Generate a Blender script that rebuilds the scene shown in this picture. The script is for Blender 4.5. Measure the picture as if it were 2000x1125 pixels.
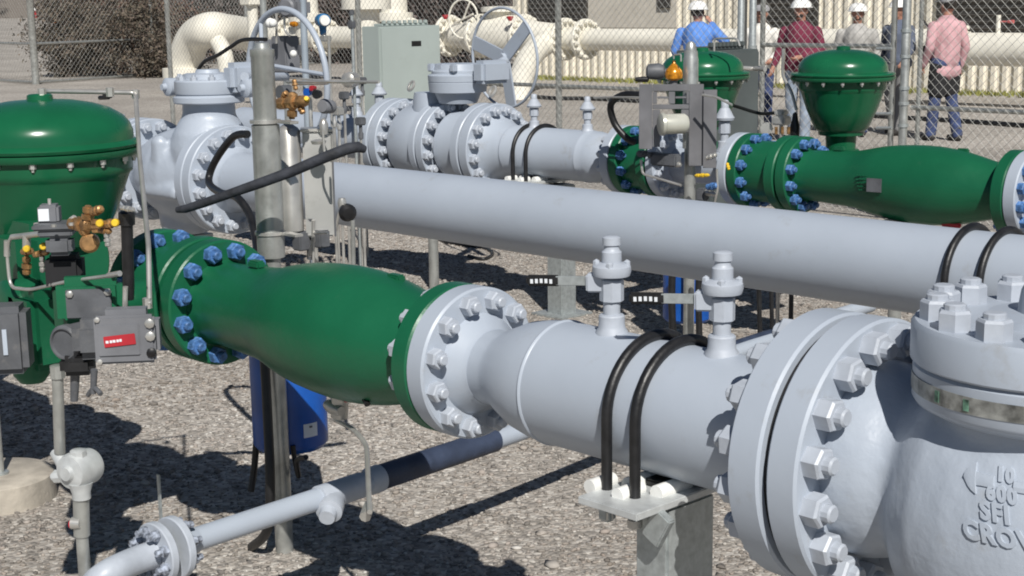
import bpy, bmesh, math, random
import numpy as np
from mathutils import Vector, Matrix, Quaternion
random.seed(7); rng=np.random.default_rng(7)
sc=bpy.context.scene
for o in list(bpy.data.objects): bpy.data.objects.remove(o)
# ------------------------------------------------------------------ camera, sky, sun
# world frame: X runs along the pipelines (to the right/near), Y across them (away), Z up. s = -X, t = Y
FPX=2893.5; PITCH=0.18866; ROLL=-0.014508; YAW=0.804559; CH=1.68
def _cam():
    cp,sp=math.cos(PITCH),math.sin(PITCH)
    fw=np.array([0,cp,-sp]); rt=np.array([1.,0,0]); up=np.array([0,sp,cp])
    r2=math.cos(ROLL)*rt+math.sin(ROLL)*up; u2=-math.sin(ROLL)*rt+math.cos(ROLL)*up
    d=np.array([-math.cos(YAW),math.sin(YAW),0]); v=np.array([math.sin(YAW),math.cos(YAW),0])
    T=np.array([-d,v,[0,0,1]])
    return T@r2,T@u2,T@fw
CR,CU,CF=_cam()
cd=bpy.data.cameras.new('camera'); cam=bpy.data.objects.new('camera',cd); sc.collection.objects.link(cam)
cd.sensor_width=36; cd.lens=FPX/2000*36; cd.clip_end=2000; cd.clip_start=.05
M=Matrix.Identity(4)
for i in range(3): M[i][0]=CR[i]; M[i][1]=CU[i]; M[i][2]=-CF[i]
M.translation=Vector((0,0,CH)); cam.matrix_world=M
sc.camera=cam
SUN_A,SUN_K=.90,.60            # light travels (-A, +K, -1)
Ld=Vector((-SUN_A,SUN_K,-1)).normalized()
w=bpy.data.worlds.new("World"); sc.world=w; w.use_nodes=True
nt=w.node_tree; bg=nt.nodes['Background']; sky=nt.nodes.new('ShaderNodeTexSky'); sky.sky_type='NISHITA'
sky.sun_disc=False; sky.altitude=1500; sky.air_density=.8; sky.dust_density=.3; sky.sun_elevation=math.asin(-Ld.z); sky.sun_rotation=math.atan2(-Ld.x,-Ld.y)
nt.links.new(sky.outputs[0],bg.inputs[0]); bg.inputs[1].default_value=.05
sd=bpy.data.lights.new('sun','SUN'); sd.energy=5.0; sd.angle=math.radians(.5); sd.color=(1,.965,.91)
so=bpy.data.objects.new('sun',sd); sc.collection.objects.link(so); so.rotation_euler=Ld.to_track_quat('-Z','Y').to_euler()
sc.view_settings.view_transform='Standard'; sc.view_settings.look='None'; sc.view_settings.exposure=0; sc.view_settings.gamma=1
sc.render.engine='CYCLES'; sc.cycles.filter_width=1.9
sc.render.resolution_x=1024; sc.render.resolution_y=576
# ------------------------------------------------------------------ helpers
def P(s,t,z): return Vector((-s,t,z))
def _ray(x,y): return Vector(CR*((x-1000)/FPX)-CU*((y-562.5)/FPX)+CF)
def at(x,y,t):                       # point on the plane t=const seen at photo pixel
    r=_ray(x,y); return Vector((0,0,CH))+r*(t/r.y)
def atz(x,y,z=0.):
    r=_ray(x,y); return Vector((0,0,CH))+r*((z-CH)/r.z)
def at_s(x,y,s):
    r=_ray(x,y); return Vector((0,0,CH))+r*(-s/r.x)
def frame(d):
    d=Vector(d).normalized(); a=Vector((0,0,1)) if abs(d.z)<.9 else Vector((0,1,0))
    u=a.cross(d).normalized(); v=d.cross(u).normalized(); return d,u,v
def B(): return bmesh.new()
def lathe(bm,o,d,prof,seg=40,caps=True):
    o=Vector(o); d,u,v=frame(d); rings=[]
    for a,r in prof:
        if r<1e-6: rings.append([bm.verts.new(o+d*a)])
        else: rings.append([bm.verts.new(o+d*a+(u*math.cos(2*math.pi*k/seg)+v*math.sin(2*math.pi*k/seg))*r) for k in range(seg)])
    for A,C in zip(rings[:-1],rings[1:]):
        for k in range(seg):
            k2=(k+1)%seg
            if len(A)==1 and len(C)==1: continue
            if len(A)==1: f=[A[0],C[k],C[k2]]
            elif len(C)==1: f=[A[k],C[0],A[k2]]
            else: f=[A[k],C[k],C[k2],A[k2]]
            try: bm.faces.new(f)
            except ValueError: pass
    if caps:
        for R_ in (rings[0],rings[-1]):
            if len(R_)>1: bm.faces.new(R_)
    return bm
def cyl(bm,a,b,r,r2=None,seg=20):
    a=Vector(a);b=Vector(b); return lathe(bm,a,b-a,[(0,r),((b-a).length,r if r2 is None else r2)],seg)
def ball(bm,c,r,sc_=(1,1,1),seg=16):
    n=seg//2; st=len(bm.verts)
    prof=[(-r*math.cos(math.pi*i/n),r*math.sin(math.pi*i/n)) for i in range(n+1)]
    prof[0]=(-r,0); prof[-1]=(r,0)
    vs=set(bm.verts); lathe(bm,(0,0,0),(0,0,1),prof,seg)
    for v in bm.verts:
        if v not in vs: v.co=Vector((v.co.x*sc_[0],v.co.y*sc_[1],v.co.z*sc_[2]))+Vector(c)
def spline(pts,n=8):
    pts=[Vector(p) for p in pts]; out=[]
    for i in range(len(pts)-1):
        p0=pts[max(i-1,0)];p1=pts[i];p2=pts[i+1];p3=pts[min(i+2,len(pts)-1)]
        for k in range(n):
            t=k/n; out.append(.5*((2*p1)+(p2-p0)*t+(2*p0-5*p1+4*p2-p3)*t*t+(3*p1-p0-3*p2+p3)*t**3))
    return out+[pts[-1]]
def tube(bm,pts,r,seg=12,closed=False,smooth=0):
    pts=[Vector(p) for p in pts]
    if smooth: pts=spline(pts,smooth)
    n=len(pts); u=None; rings=[]
    for i,p in enumerate(pts):
        if closed: d=(pts[(i+1)%n]-pts[i-1]).normalized()
        else: d=(pts[min(i+1,n-1)]-pts[max(i-1,0)]).normalized()
        if u is None: _,u,_v=frame(d)
        u=(u-d*u.dot(d)).normalized(); v=d.cross(u)
        rr=r[i] if isinstance(r,(list,tuple)) and len(r)==n else (r if not isinstance(r,(list,tuple)) else r[0]+(r[1]-r[0])*i/(n-1))
        rings.append([bm.verts.new(p+(u*math.cos(2*math.pi*k/seg)+v*math.sin(2*math.pi*k/seg))*rr) for k in range(seg)])
    m=n if closed else n-1
    for i in range(m):
        A=rings[i];C=rings[(i+1)%n]
        for k in range(seg): bm.faces.new([A[k],C[k],C[(k+1)%seg],A[(k+1)%seg]])
    if not closed: bm.faces.new(rings[0]); bm.faces.new(rings[-1])
    return bm
def fillet(pts,r=.03,n=5):
    pts=[Vector(p) for p in pts]; out=[pts[0]]
    for a,b,c in zip(pts[:-2],pts[1:-1],pts[2:]):
        d1=(a-b);d2=(c-b);q=min(r,d1.length*.45,d2.length*.45);p1=b+d1.normalized()*q;p2=b+d2.normalized()*q
        for i in range(n+1):
            t=i/n; out.append(p1*(1-t)**2+b*2*t*(1-t)+p2*t*t)
    return out+[pts[-1]]
def box(bm,c,size,rot=None,bev=.003,ax=None):
    """ax: optional (u,v,w) axes"""
    tmp=bmesh.new(); bmesh.ops.create_cube(tmp,size=1)
    for v in tmp.verts: v.co=Vector((v.co.x*size[0],v.co.y*size[1],v.co.z*size[2]))
    if bev: bmesh.ops.bevel(tmp,geom=tmp.edges[:],offset=min(bev,min(size)*.4),segments=2,affect='EDGES')
    if rot is not None: bmesh.ops.rotate(tmp,verts=tmp.verts,cent=(0,0,0),matrix=rot)
    c=Vector(c); mp={}
    for v in tmp.verts:
        q=v.co if ax is None else Vector(ax[0])*v.co.x+Vector(ax[1])*v.co.y+Vector(ax[2])*v.co.z
        mp[v.index]=bm.verts.new(q+c)
    tmp.verts.index_update()
    vl=list(mp.values())
    for f in tmp.faces: bm.faces.new([mp[v.index] for v in f.verts])
    tmp.free(); return bm
def prism(bm,poly,h,o=(0,0,0),u=(1,0,0),v=(0,1,0)):
    o=Vector(o);u=Vector(u);v=Vector(v);w_=u.cross(v).normalized()
    a=[bm.verts.new(o+u*x+v*y) for x,y in poly]; b=[bm.verts.new(o+u*x+v*y+w_*h) for x,y in poly]
    n=len(poly); bm.faces.new(a[::-1]); bm.faces.new(b)
    for i in range(n): bm.faces.new([a[i],a[(i+1)%n],b[(i+1)%n],b[i]])
    return bm
def mesh(name,bm,m,ang=38):
    bmesh.ops.recalc_face_normals(bm,faces=bm.faces[:])
    me=bpy.data.meshes.new(name); bm.to_mesh(me); bm.free()
    if m is not None: me.materials.append(m)
    me.shade_smooth()
    if ang: me.set_sharp_from_angle(angle=math.radians(ang))
    return me
def link(name,me,parent=None):
    o=bpy.data.objects.new(name,me); sc.collection.objects.link(o)
    if parent is not None:
        o.parent=parent
        if parent.parent is None and parent.type=='EMPTY': o.location=-parent.location
    return o
def obj(name,bm,m,parent=None,ang=38): return link(name,mesh(name,bm,m,ang),parent)
def tag(o,label=None,cat=None,group=None,kind=None):
    if label: o['label']=label
    if cat: o['category']=cat
    if group: o['group']=group
    if kind: o['kind']=kind
    return o
def thing(name,label,cat,loc=(0,0,0),group=None):
    o=bpy.data.objects.new(name,None); sc.collection.objects.link(o); o.location=Vector(loc); o.empty_display_size=.1
    return tag(o,label,cat,group)
def dup(root,loc,label,rz=0,group=None,scale=None):
    def cp(o,par):
        c=o.copy(); sc.collection.objects.link(c)
        if par is not None: c.parent=par
        for ch in o.children: cp(ch,c)
        return c
    r=cp(root,None); r.location=Vector(loc); r.rotation_euler.z=rz; r['label']=label
    if scale: r.scale=(scale,)*3
    if group: r['group']=group
    return r
# ------------------------------------------------------------------ materials
def mat(name,col,rough=.5,metal=0,var=.06,vs=6,bump=.0,bs=60,dirt=None,coat=0):
    m=bpy.data.materials.new(name); m.use_nodes=True; n=m.node_tree; b=n.nodes['Principled BSDF']
    b.inputs['Roughness'].default_value=rough; b.inputs['Metallic'].default_value=metal
    if coat: b.inputs['Coat Weight'].default_value=coat; b.inputs['Coat Roughness'].default_value=.12
    tc=n.nodes.new('ShaderNodeTexCoord'); nz=n.nodes.new('ShaderNodeTexNoise'); nz.inputs['Scale'].default_value=vs; nz.inputs['Detail'].default_value=6
    n.links.new(tc.outputs['Object'],nz.inputs['Vector'])
    mx=n.nodes.new('ShaderNodeMix'); mx.data_type='RGBA'
    c=Vector(col[:3]); lo=[max(0,x*(1-var*2)) for x in c]; hi=[min(1,x*(1+var*1.5)) for x in c]
    rp=n.nodes.new('ShaderNodeMapRange'); rp.inputs[1].default_value=.3; rp.inputs[2].default_value=.7
    n.links.new(nz.outputs[0],rp.inputs[0]); n.links.new(rp.outputs[0],mx.inputs[0])
    mx.inputs[6].default_value=(*lo,1); mx.inputs[7].default_value=(*hi,1)
    last=mx.outputs[2]
    if dirt:
        n2=n.nodes.new('ShaderNodeTexNoise'); n2.inputs['Scale'].default_value=dirt[1]; n2.inputs['Detail'].default_value=8; n2.inputs['Roughness'].default_value=.7
        n.links.new(tc.outputs['Object'],n2.inputs['Vector'])
        r2=n.nodes.new('ShaderNodeMapRange'); r2.inputs[1].default_value=dirt[2]; r2.inputs[2].default_value=dirt[2]+.12
        r2.inputs[4].default_value=dirt[3]
        n.links.new(n2.outputs[0],r2.inputs[0])
        m2=n.nodes.new('ShaderNodeMix'); m2.data_type='RGBA'; m2.inputs[7].default_value=(*dirt[0],1)
        n.links.new(last,m2.inputs[6]); n.links.new(r2.outputs[0],m2.inputs[0]); last=m2.outputs[2]
    n.links.new(last,b.inputs['Base Color'])
    if 'green' in name: b.inputs['Specular IOR Level'].default_value=.38
    rr=n.nodes.new('ShaderNodeMapRange'); rr.inputs[3].default_value=max(0,rough-.08); rr.inputs[4].default_value=min(1,rough+.1)
    n.links.new(nz.outputs[0],rr.inputs[0]); n.links.new(rr.outputs[0],b.inputs['Roughness'])
    if bump:
        n3=n.nodes.new('ShaderNodeTexNoise'); n3.inputs['Scale'].default_value=bs; n3.inputs['Detail'].default_value=4
        bp=n.nodes.new('ShaderNodeBump'); bp.inputs['Strength'].default_value=bump; bp.inputs['Distance'].default_value=.004
        n.links.new(tc.outputs['Object'],n3.inputs['Vector']); n.links.new(n3.outputs[0],bp.inputs['Height']); n.links.new(bp.outputs[0],b.inputs['Normal'])
    return m
GREY=mat('grey_pipe_paint',(.385,.43,.495),.42,var=.025,vs=3,bump=.12,bs=25,dirt=((.27,.265,.25),7,.60,.42))
GREYN=mat('grey_nut_paint',(.41,.445,.50),.42,var=.04,vs=30,bump=.15,bs=80)
CAST=mat('grey_cast_paint',(.385,.43,.495),.38,var=.03,vs=4,bump=.5,bs=38,dirt=((.27,.265,.25),9,.60,.4))
GREEN=mat('green_valve_paint',(.008,.105,.048),.36,var=.07,vs=4,bump=.3,bs=40,dirt=((.05,.14,.085),11,.62,.35))
GREEND=mat('green_gloss_paint',(.008,.105,.045),.24,var=.1,vs=5,bump=.06,bs=12,dirt=((.12,.13,.05),14,.68,.5))
BLUEB=mat('blue_coated_stud',(.065,.165,.38),.55,var=.35,vs=60,bump=.3,bs=150,dirt=((.25,.33,.42),40,.58,.7))
BLACK=mat('black_rubber',(.012,.012,.013),.42,var=.2,vs=30,bump=.2,bs=90)
CHAR=mat('charcoal_foam',(.028,.031,.04),.75,var=.25,vs=30,bump=.5,bs=90)
GALV=mat('galvanised_steel',(.40,.43,.43),.45,.5,var=.10,vs=60,bump=.05,dirt=((.30,.32,.32),9,.55,.4))
GALVP=mat('galvanised_pipe',(.44,.45,.43),.36,.6,var=.14,vs=18,dirt=((.2,.21,.19),9,.55,.6))
GALVL=mat('pale_galvanised_plate',(.56,.58,.58),.45,.3,var=.08,vs=30)
STEEL=mat('stainless_steel',(.54,.53,.50),.34,.6,var=.12,vs=12,bump=.03,dirt=((.2,.19,.16),16,.6,.5))
PANEL=mat('grey_panel_steel',(.17,.17,.18),.5,.25,var=.1,vs=8,dirt=((.1,.1,.1),10,.6,.4))
DGREY=mat('dark_grey_casting',(.10,.105,.115),.5,var=.12,vs=16,bump=.25,bs=60,dirt=((.17,.165,.16),18,.58,.5))
MGREY=mat('mid_grey_enclosure',(.17,.175,.19),.5,var=.1,vs=10,bump=.1)
BRASS=mat('brass',(.40,.23,.10),.4,.6,var=.25,vs=50)
YELLOW=mat('yellow_cap',(.75,.5,.03),.5,var=.1,vs=30)
AMBER=mat('amber_bowl',(.55,.22,.015),.2,.25,var=.3,vs=50)
RED=mat('red_paint',(.42,.02,.03),.45,var=.1)
WHITEP=mat('white_plastic',(.78,.78,.75),.55,var=.06,vs=20,bump=.2)
LABELW=mat('white_label',(.72,.75,.78),.5,var=.05)
BLUED=mat('blue_plastic_tank',(.008,.085,.38),.35,var=.12,vs=8,bump=.1,bs=15)
NAVY=mat('navy_pipe_sleeve',(.036,.050,.088),.55,var=.12,vs=20,bump=.4,bs=60)
CREAM=mat('cream_pipe_paint',(.74,.71,.62),.5,var=.05,vs=3,dirt=((.42,.38,.30),4,.6,.6))
CABIN=mat('cabinet_grey_green',(.36,.41,.39),.5,var=.03,vs=3,dirt=((.3,.33,.31),5,.6,.4))
CABIND=mat('cabinet_dark_grey',(.085,.10,.10),.5,var=.08,vs=4)
CONC=mat('concrete',(.42,.38,.32),.9,var=.12,vs=12,bump=.6,bs=60,dirt=((.3,.26,.22),8,.55,.7))
TAPE=mat('weathered_tape',(.27,.275,.26),.4,.3,var=.35,vs=40,bump=.15,dirt=((.13,.12,.10),24,.55,.6))
BLUET=mat('blue_transmitter',(.02,.16,.36),.4,var=.1)
GASK_VOID=mat('gasket_and_void_black',(.012,.012,.014),.8)
WIRE=mat('galvanised_wire',(.34,.34,.32),.5,.3,var=.1)
def text_obj(name,txt,size,depth,mapf,m,parent,extr=.002,align='LEFT',space=1.16,bold=0.0):
    cu=bpy.data.curves.new(name,'FONT'); cu.body=txt; cu.size=size; cu.extrude=0; cu.resolution_u=3; cu.space_character=space; cu.offset=bold
    cu.align_x=align
    t=bpy.data.objects.new(name,cu); me0=bpy.data.meshes.new_from_object(t); bm=bmesh.new(); bm.from_mesh(me0)
    bpy.data.objects.remove(t)
    bmesh.ops.triangulate(bm,faces=bm.faces[:]); bmesh.ops.subdivide_edges(bm,edges=[e for e in bm.edges if e.calc_length()>size*.25],cuts=2)
    r=bmesh.ops.extrude_face_region(bm,geom=bm.faces[:]); 
    for v in r['geom']:
        if isinstance(v,bmesh.types.BMVert): v.co.z=depth
    for v in bm.verts: v.co=mapf(v.co.x,v.co.y,v.co.z)
    return obj(name,bm,m,parent,ang=30)
# nuts --------------------------------------------------------------------
def nut_mesh(name,af,h,stud_r,stud,m,washer=0):
    bm=B(); R=af/2/math.cos(math.pi/6)
    lathe(bm,(0,0,0),(0,0,1),[(0,R),(h*.86,R),(h,R*.88)],6)
    b2=B(); lathe(b2,(0,0,0),(0,0,1),[(h*.9,stud_r),(h+stud*.8,stud_r),(h+stud,stud_r*.78)],12)
    me=bpy.data.meshes.new('t'); b2.to_mesh(me); bm.from_mesh(me); b2.free()
    return mesh(name,bm,m,ang=25)
NUT6G=nut_mesh('nut_small_grey',.041,.026,.0125,.014,GREYN)
NUT6B=nut_mesh('nut_small_blue',.043,.028,.013,.016,BLUEB)
NUT10=nut_mesh('nut_large_grey',.052,.033,.0165,.018,GREYN)
NUTB=nut_mesh('nut_bonnet_grey',.048,.033,.018,.010,GREYN)
def ring_nuts(parent,me,c,axis,R,N,ph=0.,name='nut',only=None):
    d,u,v=frame(axis); out=[]
    for k in range(N):
        if only and k not in only: continue
        a=ph+2*math.pi*k/N; o=bpy.data.objects.new(name,me); sc.collection.objects.link(o)
        o.parent=parent; p=Vector(c)+(u*math.cos(a)+v*math.sin(a))*R
        root=parent
        while root.parent: root=root.parent
        o.location=p-(Vector(root.location) if parent is root else Vector((0,0,0)))
        q=d.to_track_quat('Z','Y'); o.rotation_mode='QUATERNION'; o.rotation_quaternion=q@Quaternion((0,0,1),random.random()*1.04)
        out.append(o)
    return out
def flange(parent,s0,s1,R,t,z,m=GREY,name='flange',hub=None,me=None,nuts=None,bore=None,seg=72):
    """disc s0..s1 on a line running along s"""
    lo,hi=min(s0,s1),max(s0,s1); c=.004
    bm=B(); lathe(bm,P(lo,t,z),P(1,0,0)-P(0,0,0),[(0,R-c),(c,R),(hi-lo-c,R),(hi-lo,R-c)],seg)
    return obj(name,bm,m,parent)
SD=Vector((-1,0,0))   # direction of +s
# ------------------------------------------------------------------ ground
def ground_mat():
    m=bpy.data.materials.new('gravel_ground'); m.use_nodes=True; n=m.node_tree; b=n.nodes['Principled BSDF']; b.inputs['Roughness'].default_value=.95
    tc=n.nodes.new('ShaderNodeTexCoord')
    def vor(s):
        v=n.nodes.new('ShaderNodeTexVoronoi'); v.inputs['Scale'].default_value=s; n.links.new(tc.outputs['Object'],v.inputs['Vector']); return v
    v=vor(55); v2=vor(24)
    r=n.nodes.new('ShaderNodeValToRGB'); e=r.color_ramp.elements
    e[0].color=(.25,.23,.205,1); e[1].color=(.62,.585,.53,1); e[0].position=.05; e[1].position=.95
    for p_,c_ in ((.3,(.36,.33,.295,1)),(.55,(.43,.395,.35,1)),(.75,(.48,.44,.395,1))):
        q=e.new(p_); q.color=c_
    sp=n.nodes.new('ShaderNodeSeparateColor'); n.links.new(v.outputs['Color'],sp.inputs[0]); n.links.new(sp.outputs[0],r.inputs[0])
    nz=n.nodes.new('ShaderNodeTexNoise'); nz.inputs['Scale'].default_value=.5; nz.inputs['Detail'].default_value=6; n.links.new(tc.outputs['Object'],nz.inputs['Vector'])
    mx=n.nodes.new('ShaderNodeMix'); mx.data_type='RGBA'; mx.blend_type='MULTIPLY'; mx.inputs[0].default_value=1
    rr=n.nodes.new('ShaderNodeValToRGB'); rr.color_ramp.elements[0].color=(.66,.65,.64,1); rr.color_ramp.elements[1].color=(1.0,1.0,1.0,1)
    rr.color_ramp.elements[0].position=.3; rr.color_ramp.elements[1].position=.7
    n.links.new(nz.outputs[0],rr.inputs[0]); n.links.new(r.outputs[0],mx.inputs[6]); n.links.new(rr.outputs[0],mx.inputs[7])
    n.links.new(mx.outputs[2],b.inputs['Base Color'])
    bp=n.nodes.new('ShaderNodeBump'); bp.inputs['Distance'].default_value=.012; bp.inputs['Strength'].default_value=.6; bp.invert=True
    ad=n.nodes.new('ShaderNodeMath'); n.links.new(v.outputs['Distance'],ad.inputs[0]); n.links.new(v2.outputs['Distance'],ad.inputs[1])
    n.links.new(ad.outputs[0],bp.inputs['Height']); n.links.new(bp.outputs[0],b.inputs['Normal'])
    return m
GM=ground_mat()
bm=B(); N_=60
xs=[-260+ i*(300/N_) for i in range(N_+1)]; ys=[-40+j*(260/N_) for j in range(N_+1)]
def gz(x,y): 
    dd=max(0,math.hypot(x,y)-50); return .012*dd
vv=[[bm.verts.new((x,y,gz(x,y))) for x in xs] for y in ys]
for j in range(N_):
    for i in range(N_): bm.faces.new([vv[j][i],vv[j][i+1],vv[j+1][i+1],vv[j+1][i]])
tag(obj('ground',bm,GM),kind='structure')
# loose stones over the part of the yard nearest the camera
def stones(n,s0,s1,t0,t1,rmin,rmax):
    t_=(1+5**.5)/2
    iv=np.array([(-1,t_,0),(1,t_,0),(-1,-t_,0),(1,-t_,0),(0,-1,t_),(0,1,t_),(0,-1,-t_),(0,1,-t_),(t_,0,-1),(t_,0,1),(-t_,0,-1),(-t_,0,1)])/math.hypot(1,t_)
    fc=np.array([(0,11,5),(0,5,1),(0,1,7),(0,7,10),(0,10,11),(1,5,9),(5,11,4),(11,10,2),(10,7,6),(7,1,8),(3,9,4),(3,4,2),(3,2,6),(3,6,8),(3,8,9),(4,9,5),(2,4,11),(6,2,10),(8,6,7),(9,8,1)])
    c=np.stack([-rng.uniform(s0,s1,n),rng.uniform(t0,t1,n),np.zeros(n)],-1)
    keep=np.ones(n,bool)
    D=np.array(c)-np.array([0,0,CH]); q=np.stack([D@CR,D@CU,D@CF],-1); px=1000+FPX*q[:,0]/q[:,2]; py=562.5-FPX*q[:,1]/q[:,2]
    keep=(px>-120)&(px<2120)&(py>300)&(py<1260); c=c[keep]; n=len(c)
    r=rmin+(rmax-rmin)*rng.random(n)**2.2
    V=iv[None]*(1+.28*rng.standard_normal((n,12,1)))*np.stack([rng.uniform(.8,1.5,n),rng.uniform(.7,1.1,n),rng.uniform(.35,.65,n)],-1)[:,None]
    a=rng.uniform(0,6.28,n); ca,sa=np.cos(a)[:,None],np.sin(a)[:,None]
    X=V[...,0]*ca-V[...,1]*sa; Y=V[...,0]*sa+V[...,1]*ca; V=np.stack([X,Y,V[...,2]],-1)
    V=V*r[:,None,None]+c[:,None]; V[...,2]+=(r*.25)[:,None]
    F=(fc[None]+(np.arange(n)*12)[:,None,None]).reshape(-1,3)
    me=bpy.data.meshes.new('gravel'); me.vertices.add(n*12); me.vertices.foreach_set('co',V.reshape(-1).astype(np.float32))
    me.loops.add(len(F)*3); me.loops.foreach_set('vertex_index',F.reshape(-1).astype(np.int32))
    me.polygons.add(len(F)); me.polygons.foreach_set('loop_start',(np.arange(len(F))*3).astype(np.int32)); me.polygons.foreach_set('loop_total',np.full(len(F),3,np.int32))
    me.update(); return me
m=bpy.data.materials.new('loose_stone'); m.use_nodes=True; n=m.node_tree; b=n.nodes['Principled BSDF']; b.inputs['Roughness'].default_value=.92
g=n.nodes.new('ShaderNodeNewGeometry'); r=n.nodes.new('ShaderNodeValToRGB'); e=r.color_ramp.elements
e[0].color=(.16,.15,.14,1); e[1].color=(.60,.58,.54,1)
for p_,c_ in ((.25,(.25,.228,.205,1)),(.5,(.33,.30,.268,1)),(.72,(.385,.34,.305,1)),(.88,(.43,.405,.37,1))):
    q=e.new(p_); q.color=c_
tc=n.nodes.new('ShaderNodeTexCoord'); nz=n.nodes.new('ShaderNodeTexNoise'); nz.inputs['Scale'].default_value=1.3; nz.inputs['Detail'].default_value=5; n.links.new(tc.outputs['Object'],nz.inputs['Vector'])
r2=n.nodes.new('ShaderNodeValToRGB'); r2.color_ramp.elements[0].position=.35; r2.color_ramp.elements[1].position=.62; r2.color_ramp.elements[0].color=(.74,.70,.66,1); r2.color_ramp.elements[1].color=(1,1,1,1); n.links.new(nz.outputs[0],r2.inputs[0])
mx=n.nodes.new('ShaderNodeMix'); mx.data_type='RGBA'; mx.blend_type='MULTIPLY'; mx.inputs[0].default_value=1
n.links.new(g.outputs['Random Per Island'],r.inputs[0]); n.links.new(r.outputs[0],mx.inputs[6]); n.links.new(r2.outputs[0],mx.inputs[7]); n.links.new(mx.outputs[2],b.inputs['Base Color'])
for nm_,lab_,arg in (('loose_gravel','loose tan and grey crushed stone strewn over the pipe yard',(150000,1.5,9.5,.8,8.8,.003,.0100)),('scattered_stones','scattered larger pale stones lying on the crushed gravel',(2600,1.5,9.5,.8,8.8,.009,.019))):
    me=stones(*arg); me.materials.append(m); o=link(nm_,me); tag(o,lab_,'gravel' if nm_=='loose_gravel' else 'stones',kind='stuff')

# ------------------------------------------------------------------ line dimensions
T1,T2,T3=2.257,3.975,5.75; Z1,Z2,Z3=.867,.872,.885
XD=Vector((1,0,0))
def disc(parent,sa,sb,R,t,z,m,name='flange',extra=None,seg=72):
    """sa..sb thickness; sa = left (greater s) end; drawn toward +X"""
    L=sa-sb; bm=B(); c=.005
    prof=[(0,R*.3),(0,R-c),(c,R),(L-c,R),(L,R-c)]+(extra or [(L,R*.3)])
    lathe(bm,P(sa,t,z),XD,prof,seg); return obj(name,bm,m,parent)
# ---- line 1 : grey spool between the green expander and the big ball valve
sp=thing('pipe_spool','thick grey pipe in the foreground between the green valve and the big flanged valve','pipe',P(2.0,T1,0))
bm=B(); lathe(bm,P(2.43,T1,Z1),XD,[(0,.088),(.055,.086),(.075,.092),(.10,.104),(.15,.124),(.20,.134),(.235,.1365),(.237,.1385),(.2405,.1400),(.244,.1385),(.246,.1365),(.27,.1365),(.895,.1365)],80)
obj('pipe',bm,GREY,sp)
f=disc(sp,2.512,2.455,.178,T1,Z1,GREY,extra=[(.057,.118),(.068,.113),(.09,.093),(.105,.088)])
ring_nuts(f,NUT6G,P(2.455,T1,Z1),XD,.148,12,math.pi/12)
f=disc(sp,1.545,1.4765,.254,T1,Z1,GREY,extra=[(.0685,.12)])
ring_nuts(f,NUT10,P(1.545,T1,Z1),-XD,.216,16,math.pi/16)
bm=B(); lathe(bm,P(1.478,T1,Z1),XD,[(0,.236),(.015,.236)],64); obj('gasket',bm,GASK_VOID,sp)
def expander(name,label,s_l,L,t,z,R=.178):
    th=thing(name,label,'pipe reducer',P(s_l-L/2,t,0),'green swelling pipe sections')
    k=L/1.0
    bm=B(); lathe(bm,P(s_l,t,z),XD,[(0,.08),(.055,.08),(.056,.122),(.07,.116),(.13,.118),(.2,.122),(.27*k,.127),(.31*k,.132),(.345*k,.140),(.38*k,.149),(.42*k,.1575),(.47*k,.165),(.53*k,.170),(.59*k,.1725),(.65*k,.171),(.71*k,.165),(.77*k,.154),(.82*k,.141),(.87*k,.127),(.92*k,.116),(L-.055,.112),(L-.05,.08)],80)
    bd=obj('body',bm,GREEN,th)
    f1=disc(th,s_l,s_l-.055,R,t,z,GREEN,extra=[(.055,.12)]); ring_nuts(f1,NUT6B,P(s_l-.055,t,z),XD,.148,12,math.pi/12)
    f2=disc(th,s_l-L+.055,s_l-L,R,t,z,GREEN)
    ring_nuts(f2,NUT6G if t<3 else NUT6B,P(s_l-L+.055,t,z),-XD,.146,12,math.pi/12,only=None if t<3 else (8,9))
    for ds,an in ((.24,95),(.74*k,80)):
        bm=B(); a=math.radians(an); rr=.134 if ds<.3 else .158
        box(bm,P(s_l-ds,t+math.cos(a)*rr,z+math.sin(a)*rr),(.05,.028,.022),bev=.005); obj('boss',bm,GREEN,th)
    return th,bd
e1,e1b=expander('green_expander','large green swelling pipe section with blue studs in the foreground',3.57,1.058,T1,Z1)
# cast lettering, too worn to read, as small raised strokes
def cast_marks(parent,s,t,z,rad,a0,rows,m,w_=.06):
    bm=B()
    for i in range(rows):
        a=a0-i*.10; x=0
        while x<w_:
            l=random.uniform(.006,.016); p=P(s-x-i*.004,t-math.cos(a)*rad,z+math.sin(a)*rad)
            box(bm,p,(l,.006,.004),bev=0); x+=l+.006
    return obj('worn_cast_marks',bm,m,parent)
cast_marks(e1,3.13,T1,Z1,.1535,.15,4,GREEN)
bm=B(); 
e3,e3b=expander('green_expander','smaller green swelling pipe section with dark nameplate, beyond the long grey pipe',4.045,1.125,T3,Z3)
cast_marks(e3,3.62,T3,Z3,.157,.25,5,GREEN,.09)
bm=B(); box(bm,at(1707,362,T3-.172),(.070,.005,.060),Matrix.Rotation(.12,3,'Z'),bev=.001); pl=obj('nameplate',bm,DGREY,e3); pl['label']='dark metal nameplate'

l0=thing('pipe_spool','grey flanged pipe continuing left behind the huge green dome','pipe',P(5.6,T1,0))
bm=B(); lathe(bm,P(8.5,T1,Z1),XD,[(0,.1365),(3.3,.1365),(3.4,.09),(3.62,.088)],48); obj('pipe',bm,GREY,l0)
disc(l0,4.92,4.865,.178,T1,Z1,GREY); disc(l0,5.9,5.8,.254,T1,Z1,GREY); disc(l0,6.7,6.6,.254,T1,Z1,GREY)
bm=B(); lathe(bm,P(6.6,T1,Z1),XD,[(0,.1),(0,.17),(.2,.25),(.6,.25),(.8,.17),(.8,.1)],48); obj('valve_body',bm,GREY,l0)
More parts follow.
